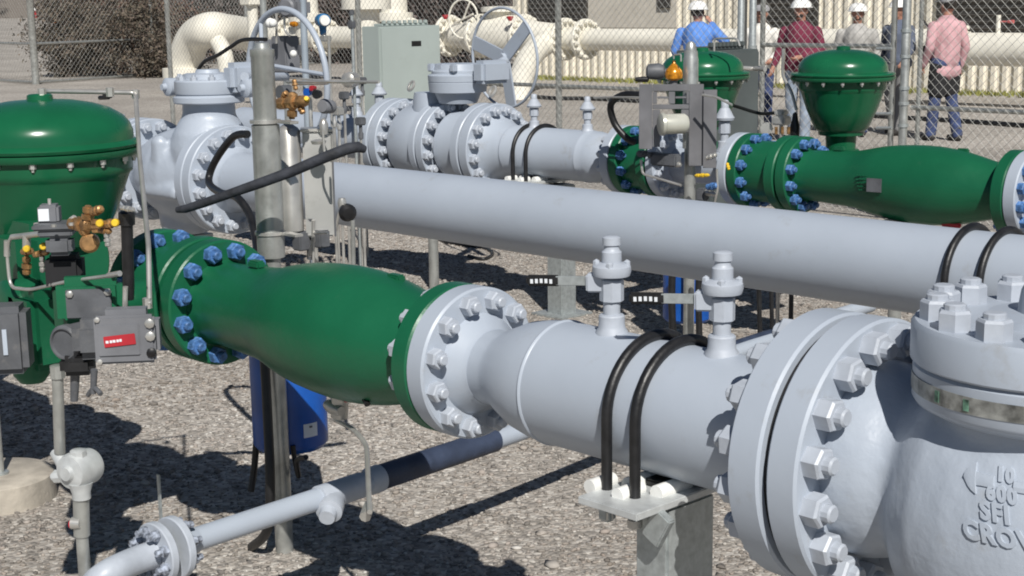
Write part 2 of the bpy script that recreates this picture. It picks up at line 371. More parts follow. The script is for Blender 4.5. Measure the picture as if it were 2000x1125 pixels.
# ---- mid pipe (line 2)
mp=thing('long_pipe','long plain grey pipe crossing the middle of the yard','pipe',P(3.5,T2,0))
bm=B(); lathe(bm,P(6.0,T2,Z2),XD,[(0,.1365),(5.4,.1365)],80); obj('pipe',bm,GREY,mp)
bm=B(); lathe(bm,P(.6,T2,Z2),XD,[(0,.1365),(.02,.254),(.08,.254),(.085,.1)],64); obj('flange',bm,GREY,mp)
# ---- line 3 pipes
l3=thing('pipe_spool','grey pipe with two black u-bolts beyond the long grey pipe','pipe',P(5.6,T3,0))
bm=B(); lathe(bm,P(6.06,T3,Z3),XD,[(0,.19),(.03,.165),(.09,.146),(.13,.1365),(.135,.1395),(.145,.1395),(.15,.1365),(.70,.1365),(.702,.139),(.71,.139),(.714,.1365),(.76,.136),(.82,.125),(.87,.104),(.90,.09),(.93,.086),(.97,.086)],72); obj('pipe',bm,GREY,l3)
f=disc(l3,6.13,6.06,.254,T3,Z3,GREY); ring_nuts(f,NUT10,P(6.06,T3,Z3),XD,.216,16,math.pi/16)
f=disc(l3,5.14,5.085,.178,T3,Z3,GREY); ring_nuts(f,NUT6G,P(5.14,T3,Z3),-XD,.148,12,math.pi/12)
l3b=thing('pipe_spool','short grey pipe stub between the two rear green valves','pipe',P(4.6,T3,0))
bm=B(); lathe(bm,P(4.83,T3,Z3),XD,[(0,.086),(.5,.086)],48); obj('pipe',bm,GREY,l3b)
f=disc(l3b,4.83,4.775,.178,T3,Z3,GREY,extra=[(.055,.12),(.08,.09)]); ring_nuts(f,NUT6G,P(4.775,T3,Z3),XD,.148,12,math.pi/12)
disc(l3b,4.385,4.33,.178,T3,Z3,GREY)
l3c=thing('pipe_spool','grey flanged pipe at the right edge beyond the green section','pipe',P(2.8,T3,0))
f=disc(l3c,2.918,2.863,.178,T3,Z3,GREY,extra=[(.055,.12),(.07,.11),(.10,.088)]); ring_nuts(f,NUT6B,P(2.863,T3,Z3),XD,.148,12,math.pi/12)
bm=B(); lathe(bm,P(2.86,T3,Z3),XD,[(0,.088),(.1,.088),(.2,.1365),(1.6,.1365)],64); obj('pipe',bm,GREY,l3c)

# ---- rotary control valves with diaphragm actuators
def control_valve(label,s_c,t,z,L,ta,sa,zr,side,group='green control valves',k=1.0,kd=1.0,body=True):
    """line body centred s_c; actuator axis at (sa,ta), rim height zr"""
    th=thing('control_valve',label,'control valve',P(s_c,t,0),group)
    if body:
        bm=B(); lathe(bm,P(s_c+L/2-.05,t,z),XD,[(0,.145),(L-.1,.145)],64); obj('valve_body',bm,GREEN,th)
        f=disc(th,s_c+L/2,s_c+L/2-.055,.178,t,z,GREEN); ring_nuts(f,NUT6B,P(s_c+L/2-.055,t,z),XD,.157,12,math.pi/12)
        f=disc(th,s_c-L/2+.055,s_c-L/2,.178,t,z,GREEN)
    o=P(sa,ta,zr); UP=(0,0,1)
    bm=B(); lathe(bm,o,UP,[(.004,.05),(.004,.246*k),(.012,.25*k),(.018,.246*k),(.024,.214*k*kd),(.045,.213*k*kd),(.066,.206*k*kd),(.086,.19*k*kd),(.104,.163*k*kd),(.118,.125*k*kd),(.127,.08*k*kd),(.131,.035),(.132,.0)],96); obj('upper_casing',bm,GREEND,th)
    bm=B(); lathe(bm,o,UP,[(-.016,.05),(-.018,.244*k),(-.010,.25*k),(0.001,.25*k),(.002,.05)],96); obj('rim',bm,GREEND,th)
    bm=B(); lathe(bm,o,UP,[(-.37,.07),(-.285,.075),(-.28,.108*k),(-.262,.112*k),(-.25,.128*k*kd),(-.16,.168*k*kd),(-.075,.197*k*kd),(-.068,.2*k*kd),(-.062,.206*k*kd),(-.05,.208*k*kd),(-.016,.208*k*kd),(-.014,.1)],80); obj('lower_casing',bm,GREEND,th)
    bm=B(); lathe(bm,o,UP,[(.125,.035),(.142,.033),(.145,.028),(.147,0)],16); obj('vent_boss',bm,GREEND,th)
    NR=16
    for i in range(NR):
        a=2*math.pi*(i+.5)/NR; 
        if not hasattr(control_valve,'me'):
            b2=B(); lathe(b2,(0,0,0),(0,0,-1),[(0,.009),(.012,.009),(.013,.005),(.02,.004)],6); control_valve.me=mesh('rim_bolt',b2,STEEL,25)
        q=bpy.data.objects.new('rim_bolt',control_valve.me); sc.collection.objects.link(q); q.parent=th; q.location=o+Vector((math.cos(a)*.232*k,math.sin(a)*.232*k,-.018))-th.location
    # yoke / shaft housing between casing and line
    bm=B(); box(bm,(o+Vector((0,0,-.40))),(.15,.13,.14),bev=.02); dy=(t-ta); 
    lathe(bm,o+Vector((0,0,-.44)),Vector((-(s_c-sa),dy,z-(zr-.44))),[(0,.055),(Vector((-(s_c-sa),dy,z-(zr-.44))).length-.12,.055)],24)
    obj('shaft_housing',bm,GREEN,th)
    return th
SCV1=3.725
cv1=control_valve('huge glossy green actuator dome with instruments, at the left edge of the foreground',SCV1,T1,Z1,.27,1.84,3.70,1.322,-1,kd=1.10)
cv3=control_valve('green mushroom actuator standing clear in front of the workers, right of the open gate',4.19,T3,Z3,.27,6.17,4.085,1.318,1)
cv4=control_valve('rear green actuator partly hidden behind the grey instrument panel',4.96,T3,Z3,.24,6.22,-at(1372,150,6.22).x,1.300,1)
cv5=control_valve('sliver of a green actuator dome cut off at the left edge',4.6,T1,Z1,.25,1.84,4.42,1.30,-1,kd=1.1)
# ------------------------------------------------------------------ near control valve instruments (t about 1.6, towards the camera)
def at1(x,y,t=1.62): return at(x,y,t)
def yoke_box(parent):
    for x,y,t_,sz,bv_ in ((178,610,1.66,(.20,.11,.15),.022),(75,640,1.66,(.14,.10,.20),.02),(60,520,1.72,(.22,.14,.24),.04)):
        bm=B(); box(bm,at1(x,y,t_),sz,bev=bv_); obj('yoke_bracket',bm,GREEN,parent)
    bm=B(); c=at1(45,600,1.66); lathe(bm,c,(0,-1,0),[(-.05,.075),(.04,.075),(.05,.06)],24)
    b2=B(); c=at1(60,700,1.64); lathe(b2,c+Vector((0,0,.06)),(0,0,-1),[(0,.05),(.10,.045),(.12,.03)],20); obj('lower_bracket',b2,GREEN,parent)
    return obj('bearing_cover',bm,GREEN,parent)
yoke_box(cv1)
FR=Vector((.60,.80,0)); FN=Vector((.80,-.60,0)); FU=Vector((0,0,1)); FA=(FR,-FN,FU)     # boxes turned towards the walkway
bm=B(); c=at1(176,592,1.60); box(bm,c-FN*.03,(.155,.06,.115),ax=FA,bev=.02); obj('gear_housing',bm,GREEN,cv1)
bm=B(); box(bm,c+FN*.004-FR*.002,(.100,.010,.066),ax=FA,bev=.002); pp=obj('cover_plate',bm,DGREY,cv1)
for dx,dz in ((-.042,.024),(.042,.026)):
    b2=B(); lathe(b2,c+FN*.008+FR*dx+FU*dz,FN,[(0,.0085),(.006,.0085),(.008,.004)],6); obj('screw',b2,STEEL,pp)
po=at(246,660,1.56)
bm=B(); box(bm,po-FN*.035,(.138,.085,.118),ax=FA,bev=.026); pb=obj('positioner',bm,MGREY,cv1)
bm=B(); box(bm,po+FN*.012,(.128,.014,.106),ax=FA,bev=.007); box(bm,po+FN*.020-FR*.012,(.088,.006,.070),ax=FA,bev=.003); obj('positioner_cover',bm,MGREY,pb)
bm=B(); box(bm,po+FN*.0245-FR*.010,(.066,.003,.024),Matrix.Rotation(-.08,3,'Y'),ax=FA,bev=.001); bd=obj('badge',bm,RED,pb); bd['label']='red badge'
for i,(x0,l) in enumerate(((-.026,.006),(-.018,.005),(-.0115,.006),(-.004,.005),(.002,.005))):
    bm=B(); box(bm,po+FN*.0265+FR*(x0-.010)+FU*(-.002+.0007*i),(l,.001,.0055),ax=FA,bev=0); obj('badge_lettering',bm,LABELW,pb)
for dx,dz,m_ in ((.054,.034,STEEL),(.054,.006,STEEL),(.054,-.030,BLACK)):  # black one paints in the darkness of a hole in the cover
    b2=B(); lathe(b2,po+FN*.016+FR*dx+FU*dz,FN,[(0,.0105),(.008,.0105),(.010,.006)],8); obj('cover_bolt_and_hole',b2,m_,pb)
for dx,dz in ((-.055,.046),(-.055,-.046)):
    b2=B(); lathe(b2,po+FN*.018+FR*dx+FU*dz,FN,[(0,.006),(.005,.006),(.006,.003)],8); obj('cover_bolt_and_hole',b2,STEEL,pb)
bm=B(); c=at1(176,664,1.545); box(bm,c-FN*.03,(.08,.09,.09),ax=FA,bev=.02); obj('bracket_arm',bm,DGREY,cv1)
bm=B(); c=at1(133,668,1.53); gn=(FN*.85-FR*.5).normalized(); lathe(bm,c-gn*.06,gn,[(0,.036),(.05,.038),(.056,.041),(.072,.041),(.078,.036),(.078,.033),(.072,.031),(.072,0)],32); obj('pressure_gauge',bm,DGREY,cv1)
bm=B(); c=at1(152,712,1.54); box(bm,c,(.075,.05,.045),ax=FA,bev=.012); obj('gland_block',bm,BLACK,cv1)
bm=B(); c=at1(18,660,1.5); box(bm,c,(.095,.09,.16),ax=FA,bev=.015); lb=obj('junction_box',bm,DGREY,cv1)
bm=B(); box(bm,c+FN*.047+FR*.0,(.010,.004,.06),ax=FA,bev=0); obj('label_strip',bm,mat('faded_label',(.40,.45,.52),.5,var=.1),lb)
for (x,y0,y1,r_) in ((147,722,782,.011),(184,722,768,.008)):
    bm=B(); cyl(bm,at1(x,y0,1.54),at1(x-2,y1,1.54),r_,r_*.8,12)
    if x>170: tube(bm,[at1(172,772,1.54),at1(184,758,1.54),at1(197,770,1.54)],.0055,8,smooth=4)
    obj('drain_fitting',bm,DGREY,cv1)
# regulator: silver spring case with white label, wide diaphragm flange, dark body
def blk(x,y,t_,sz,m_,bev=.004,nm='regulator_body_and_void',par=None):
    bm=B(); box(bm,at1(x,y,t_),sz,ax=FA,bev=bev); return obj(nm,bm,m_,par or cv1)
rg=blk(110,440,1.61,(.098,.085,.014),DGREY,nm='regulator')
blk(97,417,1.61,(.048,.048,.044),MGREY,.006,'spring_case',rg)
blk(112,453,1.61,(.078,.07,.016),DGREY,.004,'regulator_body_and_void',rg); blk(118,478,1.61,(.060,.055,.046),DGREY,.010,'regulator_body_and_void',rg); blk(128,530,1.64,(.085,.07,.085),GASK_VOID,.012,'regulator_body_and_void',rg)  # last block paints the shaded void under the body in black
bm=B(); cyl(bm,at1(97,402,1.61),at1(96,388,1.61),.004,seg=8); obj('adjusting_screw',bm,STEEL,rg)
bm=B(); box(bm,at1(97,417,1.61)+FN*.0255-FR*.009,(.024,.003,.028),ax=FA,bev=0); obj('dial_plate',bm,LABELW,rg)
for x,y in ((76,440),(110,443),(144,440)):
    bm=B(); lathe(bm,at1(x,y,1.59)+FN*.03+FU*.004,(0,0,1),[(0,.006),(.006,.006),(.007,0)],6); obj('flange_screw',bm,STEEL,rg)
def brass_cluster(parent,pts,t,s=1.0,nm='brass_fitting',m=BRASS):
    for (x0,y0,x1,y1,r_) in pts:
        a=at(x0,y0,t);b=at(x1,y1,t); bm=B(); d=(b-a); L=d.length
        lathe(bm,a,d,[(0,r_*.55),(.08*L,r_*.55),(.09*L,r_*.95),(.30*L,r_*.95),(.31*L,r_*.65),(.42*L,r_*.65),(.43*L,r_*1.12),(.62*L,r_*1.12),(.63*L,r_*.75),(.74*L,r_*.75),(.75*L,r_*.98),(.93*L,r_*.9),(L,r_*.5)],8); obj(nm,bm,m,parent)
brass_cluster(cv1,[(138,436,176,440,.016),(172,402,171,442,.013),(180,415,198,408,.010),(186,428,188,455,.011),(160,448,170,452,.012),(196,440,232,434,.0095),(194,450,216,452,.007)],1.60)
brass_cluster(cv1,[(52,500,52,537,.011),(44,492,62,490,.009),(66,498,94,492,.008)],1.60)
brass_cluster(cv1,[(82,498,83,532,.007),(146,425,138,434,.008),(208,455,211,482,.007),(236,405,262,410,.006)],1.60,nm='steel_fitting',m=STEEL)
bm=B(); lathe(bm,at(176,474,1.61)-FN*.02,FN,[(0,.014),(.01,.021),(.03,.022),(.036,.016),(.038,0)],18); obj('brass_knob',bm,BRASS,cv1)
for (x,y) in ((195,436),(225,435),(52,486),(85,481)):
    bm=B(); lathe(bm,at(x,y,1.585)-FN*.006,FN,[(0,.0085),(.012,.0085),(.015,.006),(.015,0)],14); obj('yellow_cap',bm,YELLOW,cv1)
def pipe_tube(parent,pix,r,m,t=1.6,name='tubing',fil=.03):
    pts=[at(p[0],p[1],p[2] if len(p)>2 else t) for p in pix]; bm=B(); tube(bm,fillet(pts,fil),r,10); return obj(name,bm,m,parent)
pipe_tube(cv1,[(90,455),(18,464),(14,500),(20,562),(60,566),(130,550),(232,536)],.0045,STEEL)
pipe_tube(cv1,[(86,456),(24,463)],.0075,STEEL,name='steel_fitting')
pipe_tube(cv1,[(14,470),(14,500)],.008,STEEL,name='steel_fitting')
pipe_tube(cv1,[(212,538),(234,534)],.0065,STEEL,name='steel_fitting')
pipe_tube(cv1,[(52,460),(52,485)],.010,STEEL)
pipe_tube(cv1,[(245,560),(244,610)],.006,STEEL)
bm=B(); c0=at(247,412,1.62);c1=at(252,585,1.62); d=c1-c0; L=d.length
lathe(bm,c0,d,[(0,.012),(.004,.018),(.03,.018),(.032,.013),(L*.85,.013),(L,.011)],16); obj('black_strut',bm,BLACK,cv1)
# loop of instrument tubing from the dome to the valve
pipe_tube(cv1,[(82,202,1.84),(82,178,1.9),(265,181,2.15),(272,300,2.0),(290,480,1.78),(292,595,1.72)],.0062,STEEL,fil=.02)
for p_ in ((82,182,1.84),(83,198,1.84),(265,184,2.15),(288,592,1.72),(215,180,2.05)):
    bm=B(); c=at(*p_); lathe(bm,c-Vector((0,0,.012)),(0,0,1),[(0,.011),(.024,.011)],6); obj('tube_fitting',bm,STEEL,cv1)

# ------------------------------------------------------------------ ball valves (10 inch)
def smooth_cast(bm,name,m,parent,vox=.012,it=6):
    o=obj(name,bm,m,parent,ang=0)
    r=o.modifiers.new('fuse','REMESH'); r.mode='VOXEL'; r.voxel_size=vox; r.use_smooth_shade=True
    s=o.modifiers.new('soft','SMOOTH'); s.iterations=it; s.factor=.6
    return o
SV=1.078; ZB=1.165
bv=thing('ball_valve','massive grey flanged valve with a bolted round bonnet at the right edge of the foreground','valve',P(SV,T1,0),'grey flanged ball valves')
f=disc(bv,1.461,1.398,.254,T1,Z1,GREY,extra=[(.063,.15)]); ring_nuts(f,NUT10,P(1.398,T1,Z1),XD,.216,16,math.pi/16)
f=disc(bv,.742,.679,.254,T1,Z1,GREY); ring_nuts(f,NUT10,P(.742,T1,Z1),-XD,.216,16,math.pi/16)
bm=B()
lathe(bm,P(1.42,T1,Z1),XD,[(0,.05),(0,.182),(.03,.182),(.055,.177),(.085,.168),(.11,.154),(.13,.149),(.15,.162),(.175,.185),(.21,.205),(.26,.214),(.35,.216),(.43,.214),(.49,.205),(.53,.190),(.56,.17),(.6,.165),(.66,.17),(.70,.175),(.70,.05)],96)
lathe(bm,P(SV,T1,Z1),(0,0,1),[(0,.05),(0,.185),(.1,.185),(.18,.182),(.24,.18),(.24,.05)],96)
lathe(bm,P(SV,T1,Z1-.045),(1,0,0),[(-.262,0),(-.25,.07),(-.23,.12),(-.19,.18),(-.13,.222),(-.06,.241),(0,.245),(.06,.241),(.13,.222),(.19,.18),(.23,.12),(.25,.07),(.262,0)],64)
lathe(bm,P(SV,T1,Z1),(0,0,-1),[(0,.1),(0,.17),(.22,.16),(.27,.13),(.30,.12),(.30,0)],64)
body=smooth_cast(bm,'valve_body',CAST,bv,.009,8)
bm=B(); lathe(bm,P(SV,T1,ZB-.15),(0,0,1),[(0,.14),(0,.19),(.014,.216),(.022,.221),(.075,.221),(.08,.216),(.08,.1)],96); lo=obj('lower_bonnet_flange',bm,GREY,bv)
bm=B(); lathe(bm,P(SV,T1,ZB-.068),(0,0,1),[(0,.12),(0,.222),(.004,.226),(.060,.226),(.068,.220),(.068,0)],96); up=obj('bonnet',bm,GREY,bv)
ring_nuts(up,NUTB,P(SV,T1,ZB),(0,0,1),.186,14,.18)
bm=B(); lathe(bm,P(SV,T1,ZB),(0,0,1),[(0,.11),(.012,.105),(.016,.06),(.05,.055),(.06,.05),(.06,0)],48); obj('stem_housing',bm,GREY,up)
bm=B(); zt=ZB-.102; ra=.2225
for k in range(28):
    pass
a0,a1=math.radians(196),math.radians(300)
vs=[];n_=40
for i in range(n_+1):
    a=a0+(a1-a0)*i/n_; c,s_=math.cos(a),math.sin(a); o_=P(SV,T1,0)
    vs.append([bm.verts.new(o_+Vector((c*ra,s_*ra,zt+dz))) for dz in (-.0135,.0135)]+[bm.verts.new(o_+Vector((c*(ra-.002),s_*(ra-.002),zt+dz))) for dz in (.0135,-.0135)])
for A,C in zip(vs[:-1],vs[1:]):
    for k in range(4): bm.faces.new([A[k],A[(k+1)%4],C[(k+1)%4],C[k]])
bm.faces.new(vs[0]); bm.faces.new(vs[-1])
tp=obj('tape_band',bm,TAPE,lo); tp['label']='weathered grey and brown marking tape'
GRN2=mat('faded_green_print',(.12,.24,.17),.6,var=.4,vs=60)
for aa in (246,262):
    bm=B(); a=math.radians(aa); o_=P(SV,T1,zt)+Vector((math.cos(a),math.sin(a),0))*(ra+.0008)
    box(bm,o_,(.010,.0012,.018),Matrix.Rotation(a-math.pi/2,3,'Z'),bev=0); obj('tape_print',bm,GRN2,tp)
# lettering cast on the belly: size arrow, 600, SFI, CROW(N)
bpy.context.view_layer.update()
_ev=body.evaluated_get(bpy.context.evaluated_depsgraph_get())
def belly(cx,cz):
    def f_(x,y,z):
        X=cx+x-.34*y; Zh=cz+y; ok,loc,no,_=_ev.ray_cast(Vector((X,T1-.6,Zh)),Vector((0,1,0)))
        Y=loc.y if ok else T1-.2
        return Vector((X,Y+.001-z,Zh))
    return f_
def bl(px_,py_): q=at(px_,py_,T1-.238); return q.x,q.z
for txt,(px_,py_),sz in (('10',(1927,945),.026),('600',(1918,977),.029),('SFI',(1914,1012),.035),('CROWN',(1887,1046),.037)):
    x,z=bl(px_,py_); text_obj('cast_lettering',txt,sz,.005,belly(x,z),CAST,body if False else bv,bold=.0016)
x,z=bl(1866,936)
mp_=belly(x,z)
for seg_ in ([(0,.004),(.006,.012),(.012,.017),(.020,.021),(.0205,.009),(.03,.008),(.050,.008)],[(.082,.007),(.095,.007),(.11,.007),(.125,.007)]):
    bm=B(); rows=[[bm.verts.new(mp_(u,v_,d_)) for v_,d_ in ((-h,-.002),(-h,.0045),(0,.007),(h,.0045),(h,-.002))] for u,h in seg_]
    for A,C in zip(rows[:-1],rows[1:]):
        for k in range(4): bm.faces.new([A[k],A[k+1],C[k+1],C[k]])
    bm.faces.new(rows[0]); bm.faces.new(rows[-1]); obj('cast_arrow',bm,CAST,bv,30)

def handwheel(parent,c,R,nrm,spokes,r=.014,plates=False,hubc=None):
    c=Vector(c); d,u,v=frame(nrm); bm=B()
    tube(bm,[c+(u*math.cos(a)+v*math.sin(a))*R for a in [2*math.pi*i/64 for i in range(64)]],r,10,closed=True)
    hw=obj('handwheel',bm,GREY,parent)
    for a in spokes:
        a=math.radians(a); b2=B(); e=(u*math.cos(a)+v*math.sin(a)); pz=e.cross(d)
        if plates: box(b2,c+e*R*.53,(R*.93,.085,.012),ax=(e,pz,d),bev=.002)
        else: tube(b2,[hubc or c,c+e*R],r*.7,8)
        obj('spoke',b2,GREY,hw)
    b2=B(); lathe(b2,(hubc or c)-d*.03,d,[(0,.03),(.06,.03)],16); obj('hub',b2,GREY,hw)
    return hw
def far_ball_valve(label,sc_,t,z,L,Rf,bon,wheel,plates,spokes,wn):
    th=thing('ball_valve',label,'valve',P(sc_,t,0),'grey flanged ball valves')
    h=L/2
    f=disc(th,sc_-h+.063,sc_-h,Rf,t,z,GREY); 
    f=disc(th,sc_+h,sc_+h-.063,Rf,t,z,GREY,extra=[(.063,.16)]); ring_nuts(f,NUT10,P(sc_+h-.063,t,z),XD,.216,16,math.pi/16)
    return th
# line 3 valve: drum-shaped three-piece body
v3=thing('ball_valve','grey three-piece flanged valve with flat-spoked handwheel, behind the long grey pipe','valve',P(6.45,T3,0),'grey flanged ball valves')
bm=B(); lathe(bm,P(6.80,T3,Z3),XD,[(0,.10),(0,.215),(.02,.225),(.27,.225),(.29,.215),(.3,.1)],72)
lathe(bm,P(6.40,T3,Z3),XD,[(0,.10),(0,.2),(.05,.2),(.13,.185),(.2,.19),(.26,.2),(.26,.1)],72); 
lathe(bm,P(6.62,T3,Z3),(0,0,1),[(0,.1),(0,.12),(.245,.12),(.3,.11),(.3,0)],48); obj('valve_body',bm,GREY,v3)
f=disc(v3,6.93,6.86,.254,T3,Z3,GREY,extra=[(.07,.18),(.10,.17)]); ring_nuts(f,NUT10,P(6.86,T3,Z3),XD,.216,16,math.pi/16)
f=disc(v3,7.02,6.945,.254,T3,Z3,GREY); 
f=disc(v3,6.50,6.44,.254,T3,Z3,GREY,extra=[(.06,.2)]); ring_nuts(f,NUT10,P(6.44,T3,Z3),XD,.225,16,math.pi/16)
f=disc(v3,6.57,6.515,.25,T3,Z3,GREY)
f=disc(v3,6.205,6.142,.254,T3,Z3,GREY)
bm=B(); lathe(bm,P(6.40,T3,1.19),(0,0,1),[(-.06,.11),(0,.135),(.005,.165),(.06,.17),(.065,.165),(.066,.17),(.10,.172),(.105,.165),(.11,.15),(.125,.15),(.13,.14),(.165,.13),(.17,0)],64); bn=obj('bonnet',bm,GREY,v3)
for dx in (-.09,.10,.0):
    b2=B(); box(b2,P(6.40,T3,1.19)+Vector((dx,-.12,.145)),(.04,.035,.045),bev=.006); obj('lug',b2,GREY,bn)
for x,y in ((803,168),(962,178)):
    b2=B(); c=at(x,y,T3); tube(b2,[c+Vector((math.cos(a)*.026*.8,math.sin(a)*.026*.6,math.sin(a)*.026)) for a in [i*math.pi/10 for i in range(20)]],.008,8,closed=True); obj('lifting_eye',b2,STEEL,v3)
bm=B(); box(bm,at(960,140,T3+.05),(.10,.22,.13),bev=.02); cyl(bm,at(935,150,T3),at(985,120,T3+.35),.03,seg=16); gb=obj('gearbox',bm,GREY,v3)
handwheel(v3,at(985,113,T3+.38),.292,(.05,1,.06),(18,140,262),.0085,True)
# line 2 valve
v2=thing('ball_valve','big grey cast valve with tall handwheel, left of the steel post','valve',P(6.5,T2,0),'grey flanged ball valves')
bm=B(); lathe(bm,P(6.80,T2,Z2),XD,[(0,.1),(0,.15),(.06,.155),(.16,.2),(.3,.235),(.42,.235),(.56,.2),(.64,.16),(.74,.165),(.74,.1)],64)
lathe(bm,P(6.24,T2,Z2-.05),(0,0,1),[(0,.1),(0,.19),(.2,.195),(.27,.18),(.32,.15),(.35,.128),(.45,.125),(.45,.05)],64)
lathe(bm,P(6.50,T2,Z2),(0,0,-1),[(0,.1),(0,.15),(.26,.13),(.30,.11),(.3,0)],48)
box(bm,P(6.38,T2-.20,Z2-.06),(.34,.08,.07),bev=.015); box(bm,P(6.40,T2-.19,Z2+.10),(.10,.07,.22),bev=.02)
smooth_cast(bm,'valve_body',CAST,v2,.012,5)
f=disc(v2,6.17,6.105,.262,T2,Z2,GREY,extra=[(.065,.15)]); 
f=disc(v2,6.10,6.035,.262,T2,Z2,GREY,extra=[(.065,.16),(.10,.14),(.12,.1365)]); ring_nuts(f,NUT10,P(6.035,T2,Z2),XD,.22,16,math.pi/16)
f=disc(v2,6.85,6.785,.262,T2,Z2,GREY,extra=[(.065,.15)]); ring_nuts(f,NUT10,P(6.785,T2,Z2),XD,.22,16,math.pi/16)
f=disc(v2,6.93,6.865,.262,T2,Z2,GREY)
bm=B(); lathe(bm,P(7.6,T2,Z2),XD,[(0,.1365),(.7,.1365)],48); obj('pipe_stub',bm,GREY,v2)
bq=at(408,205,T2-.10); bz=bq.z; bq=at(408,190,T2)
bm=B(); lathe(bm,(bq.x,T2,bz),(0,0,1),[(0,.1),(0,.166),(.006,.171),(.030,.171),(.036,.158),(.042,.153),(.046,.160),(.052,.162),(.105,.162),(.112,.156),(.116,.12),(.14,.115),(.145,.06),(.16,.055),(.16,0)],64); bn=obj('bonnet',bm,GREY,v2)
for k in range(10):
    a_=2*math.pi*(k+.3)/10; b2=B(); lathe(b2,(bq.x+math.cos(a_)*.138,T2+math.sin(a_)*.138,bz+.112),(0,0,1),[(0,.018),(.016,.018),(.018,.010),(.028,.010),(.029,0)],6); obj('nut',b2,GREYN,bn)
for x,y in ((326,170),(478,172)):
    b2=B(); c=at(x,y,T2); lathe(b2,c+Vector((0,.03,0)),(0,-1,0),[(-.04,.044),(.03,.046),(.036,.038),(.04,.02),(.06,.016),(.06,0)],18); obj('bolt_cover',b2,GREY,bn)
bm=B(); box(bm,at(478,150,T2+.1),(.10,.2,.14),bev=.025); cyl(bm,at(478,150,T2),at(558,150,T2+.5),.022,seg=14); obj('gearbox',bm,GREY,v2)
handwheel(v2,at(560,155,T2+.52),.355,(.03,1,.03),(55,175,-65),.016,hubc=at(512,125,T2+.45))

# ------------------------------------------------------------------ vent valves on the pipes
def vent_valve(label,loc,lever=True,k=1.0,cap=False):
    th=thing('vent_valve',label,'vent valve',(0,0,0),'small grey vent valves on the pipes')
    bm=B()
    lathe(bm,(0,0,-.02),(0,0,1),[(0,.036),(.022,.034),(.030,.0285),(.034,.0285),(.037,.0275),(.054,.0275),(.057,.025),(.058,.018),(.085,.018),(.087,.024)],24)
    lathe(bm,(0,0,.065),(0,0,1),[(0,.019),(.002,.0255),(.046,.0255),(.05,.018)],8)
    obj('stem_body',bm,GREYN,th)
    if cap: bm=B(); lathe(bm,(0,0,.115),(0,0,1),[(0,.018),(.002,.038),(.012,.042),(.018,.037),(.045,.022),(.05,.017),(.075,.016),(.08,.012),(.082,0)],28); cp=obj('cone_cap',bm,GREYN,th)
    else: bm=B(); lathe(bm,(0,0,.118),(0,0,1),[(0,.018),(.002,.038),(.012,.041),(.022,.040),(.028,.03),(.03,.021),(.052,.021),(.056,.017),(.06,.0155),(.066,.0155),(.067,.019),(.082,.019),(.085,.013),(.086,0)],28); cp=obj('bonnet',bm,GREYN,th)
    if not cap:
        for a in (35,125,215,305):
            b2=B(); a=math.radians(a); lathe(b2,(math.cos(a)*.032,math.sin(a)*.032,.138),(0,0,1),[(0,.0075),(.012,.0075),(.014,.005),(.017,0)],6); obj('bolt',b2,GREYN,cp)
    if lever:
        d=Vector((-.86,-.48,-.03)).normalized(); d_,u,v=frame(d)
        b2=B(); box(b2,d*.028+Vector((0,0,.105)),(.05,.028,.04),ax=(d,u,v),bev=.004); obj('lever_bracket',b2,GREYN,th)
        b2=B(); box(b2,d*.078+Vector((0,0,.108)),(.085,.006,.020),ax=(d,u,v),bev=.001); lv=obj('lever',b2,GALV,th)
        b2=B(); box(b2,d*.148+Vector((0,0,.108)),(.075,.012,.024),ax=(d,u,v),bev=.005); gr=obj('lever_grip',b2,BLACK,lv)
        b2=B(); sd=u if u.y<0 else -u
        for i in range(5): box(b2,d*(.172-i*.0105)+sd*.0066+Vector((0,0,.108+random.uniform(-.001,.001))),(.006,.0012,.009),ax=(d,u,v),bev=0)
        obj('grip_marking',b2,LABELW,gr)
    th.location=Vector(loc)
    return th
va=vent_valve('left of the two grey vent valves with black lever grips, standing on the foreground pipe',P(2.045,T1,Z1+.1365))
dup(va,P(1.755,T1,Z1+.1365),'right of the two grey vent valves with black lever grips, just before the big flanges')
vb=vent_valve('cone-capped grey vent stub beside the black u-bolts on the rear grey pipe',P(5.78,T3,Z3+.1365),lever=False,cap=True)
vb.scale=(1,1,.92)
dup(vb,P(5.38,T3,Z3+.1365),'grey vent stub standing alone on the rear grey pipe against the gravel').scale=(1,1,.92)
dup(vb,P(4.47,T3,Z3+.086),'grey vent stub on the short pipe between the two rear green valves').scale=(1.15,1.15,1.25)
dup(vb,P(7.12,T3,Z3+.15),'grey vent stub in front of the grey-green cabinet').scale=(1.15,1.15,1.0)
dup(vb,P(7.35,T3,Z3+.15),'grey vent stub leftmost on the rear pipe, under the thin riser').scale=(1.1,1.1,.9)
bm=B(); lathe(bm,P(8.6,T3,Z3),XD,[(0,.1365),(1.6,.1365)],48); l3d=obj('pipe_spool',bm,GREY); tag(l3d,'grey pipe end behind the steel box, left of the rear flanged valve','pipe')
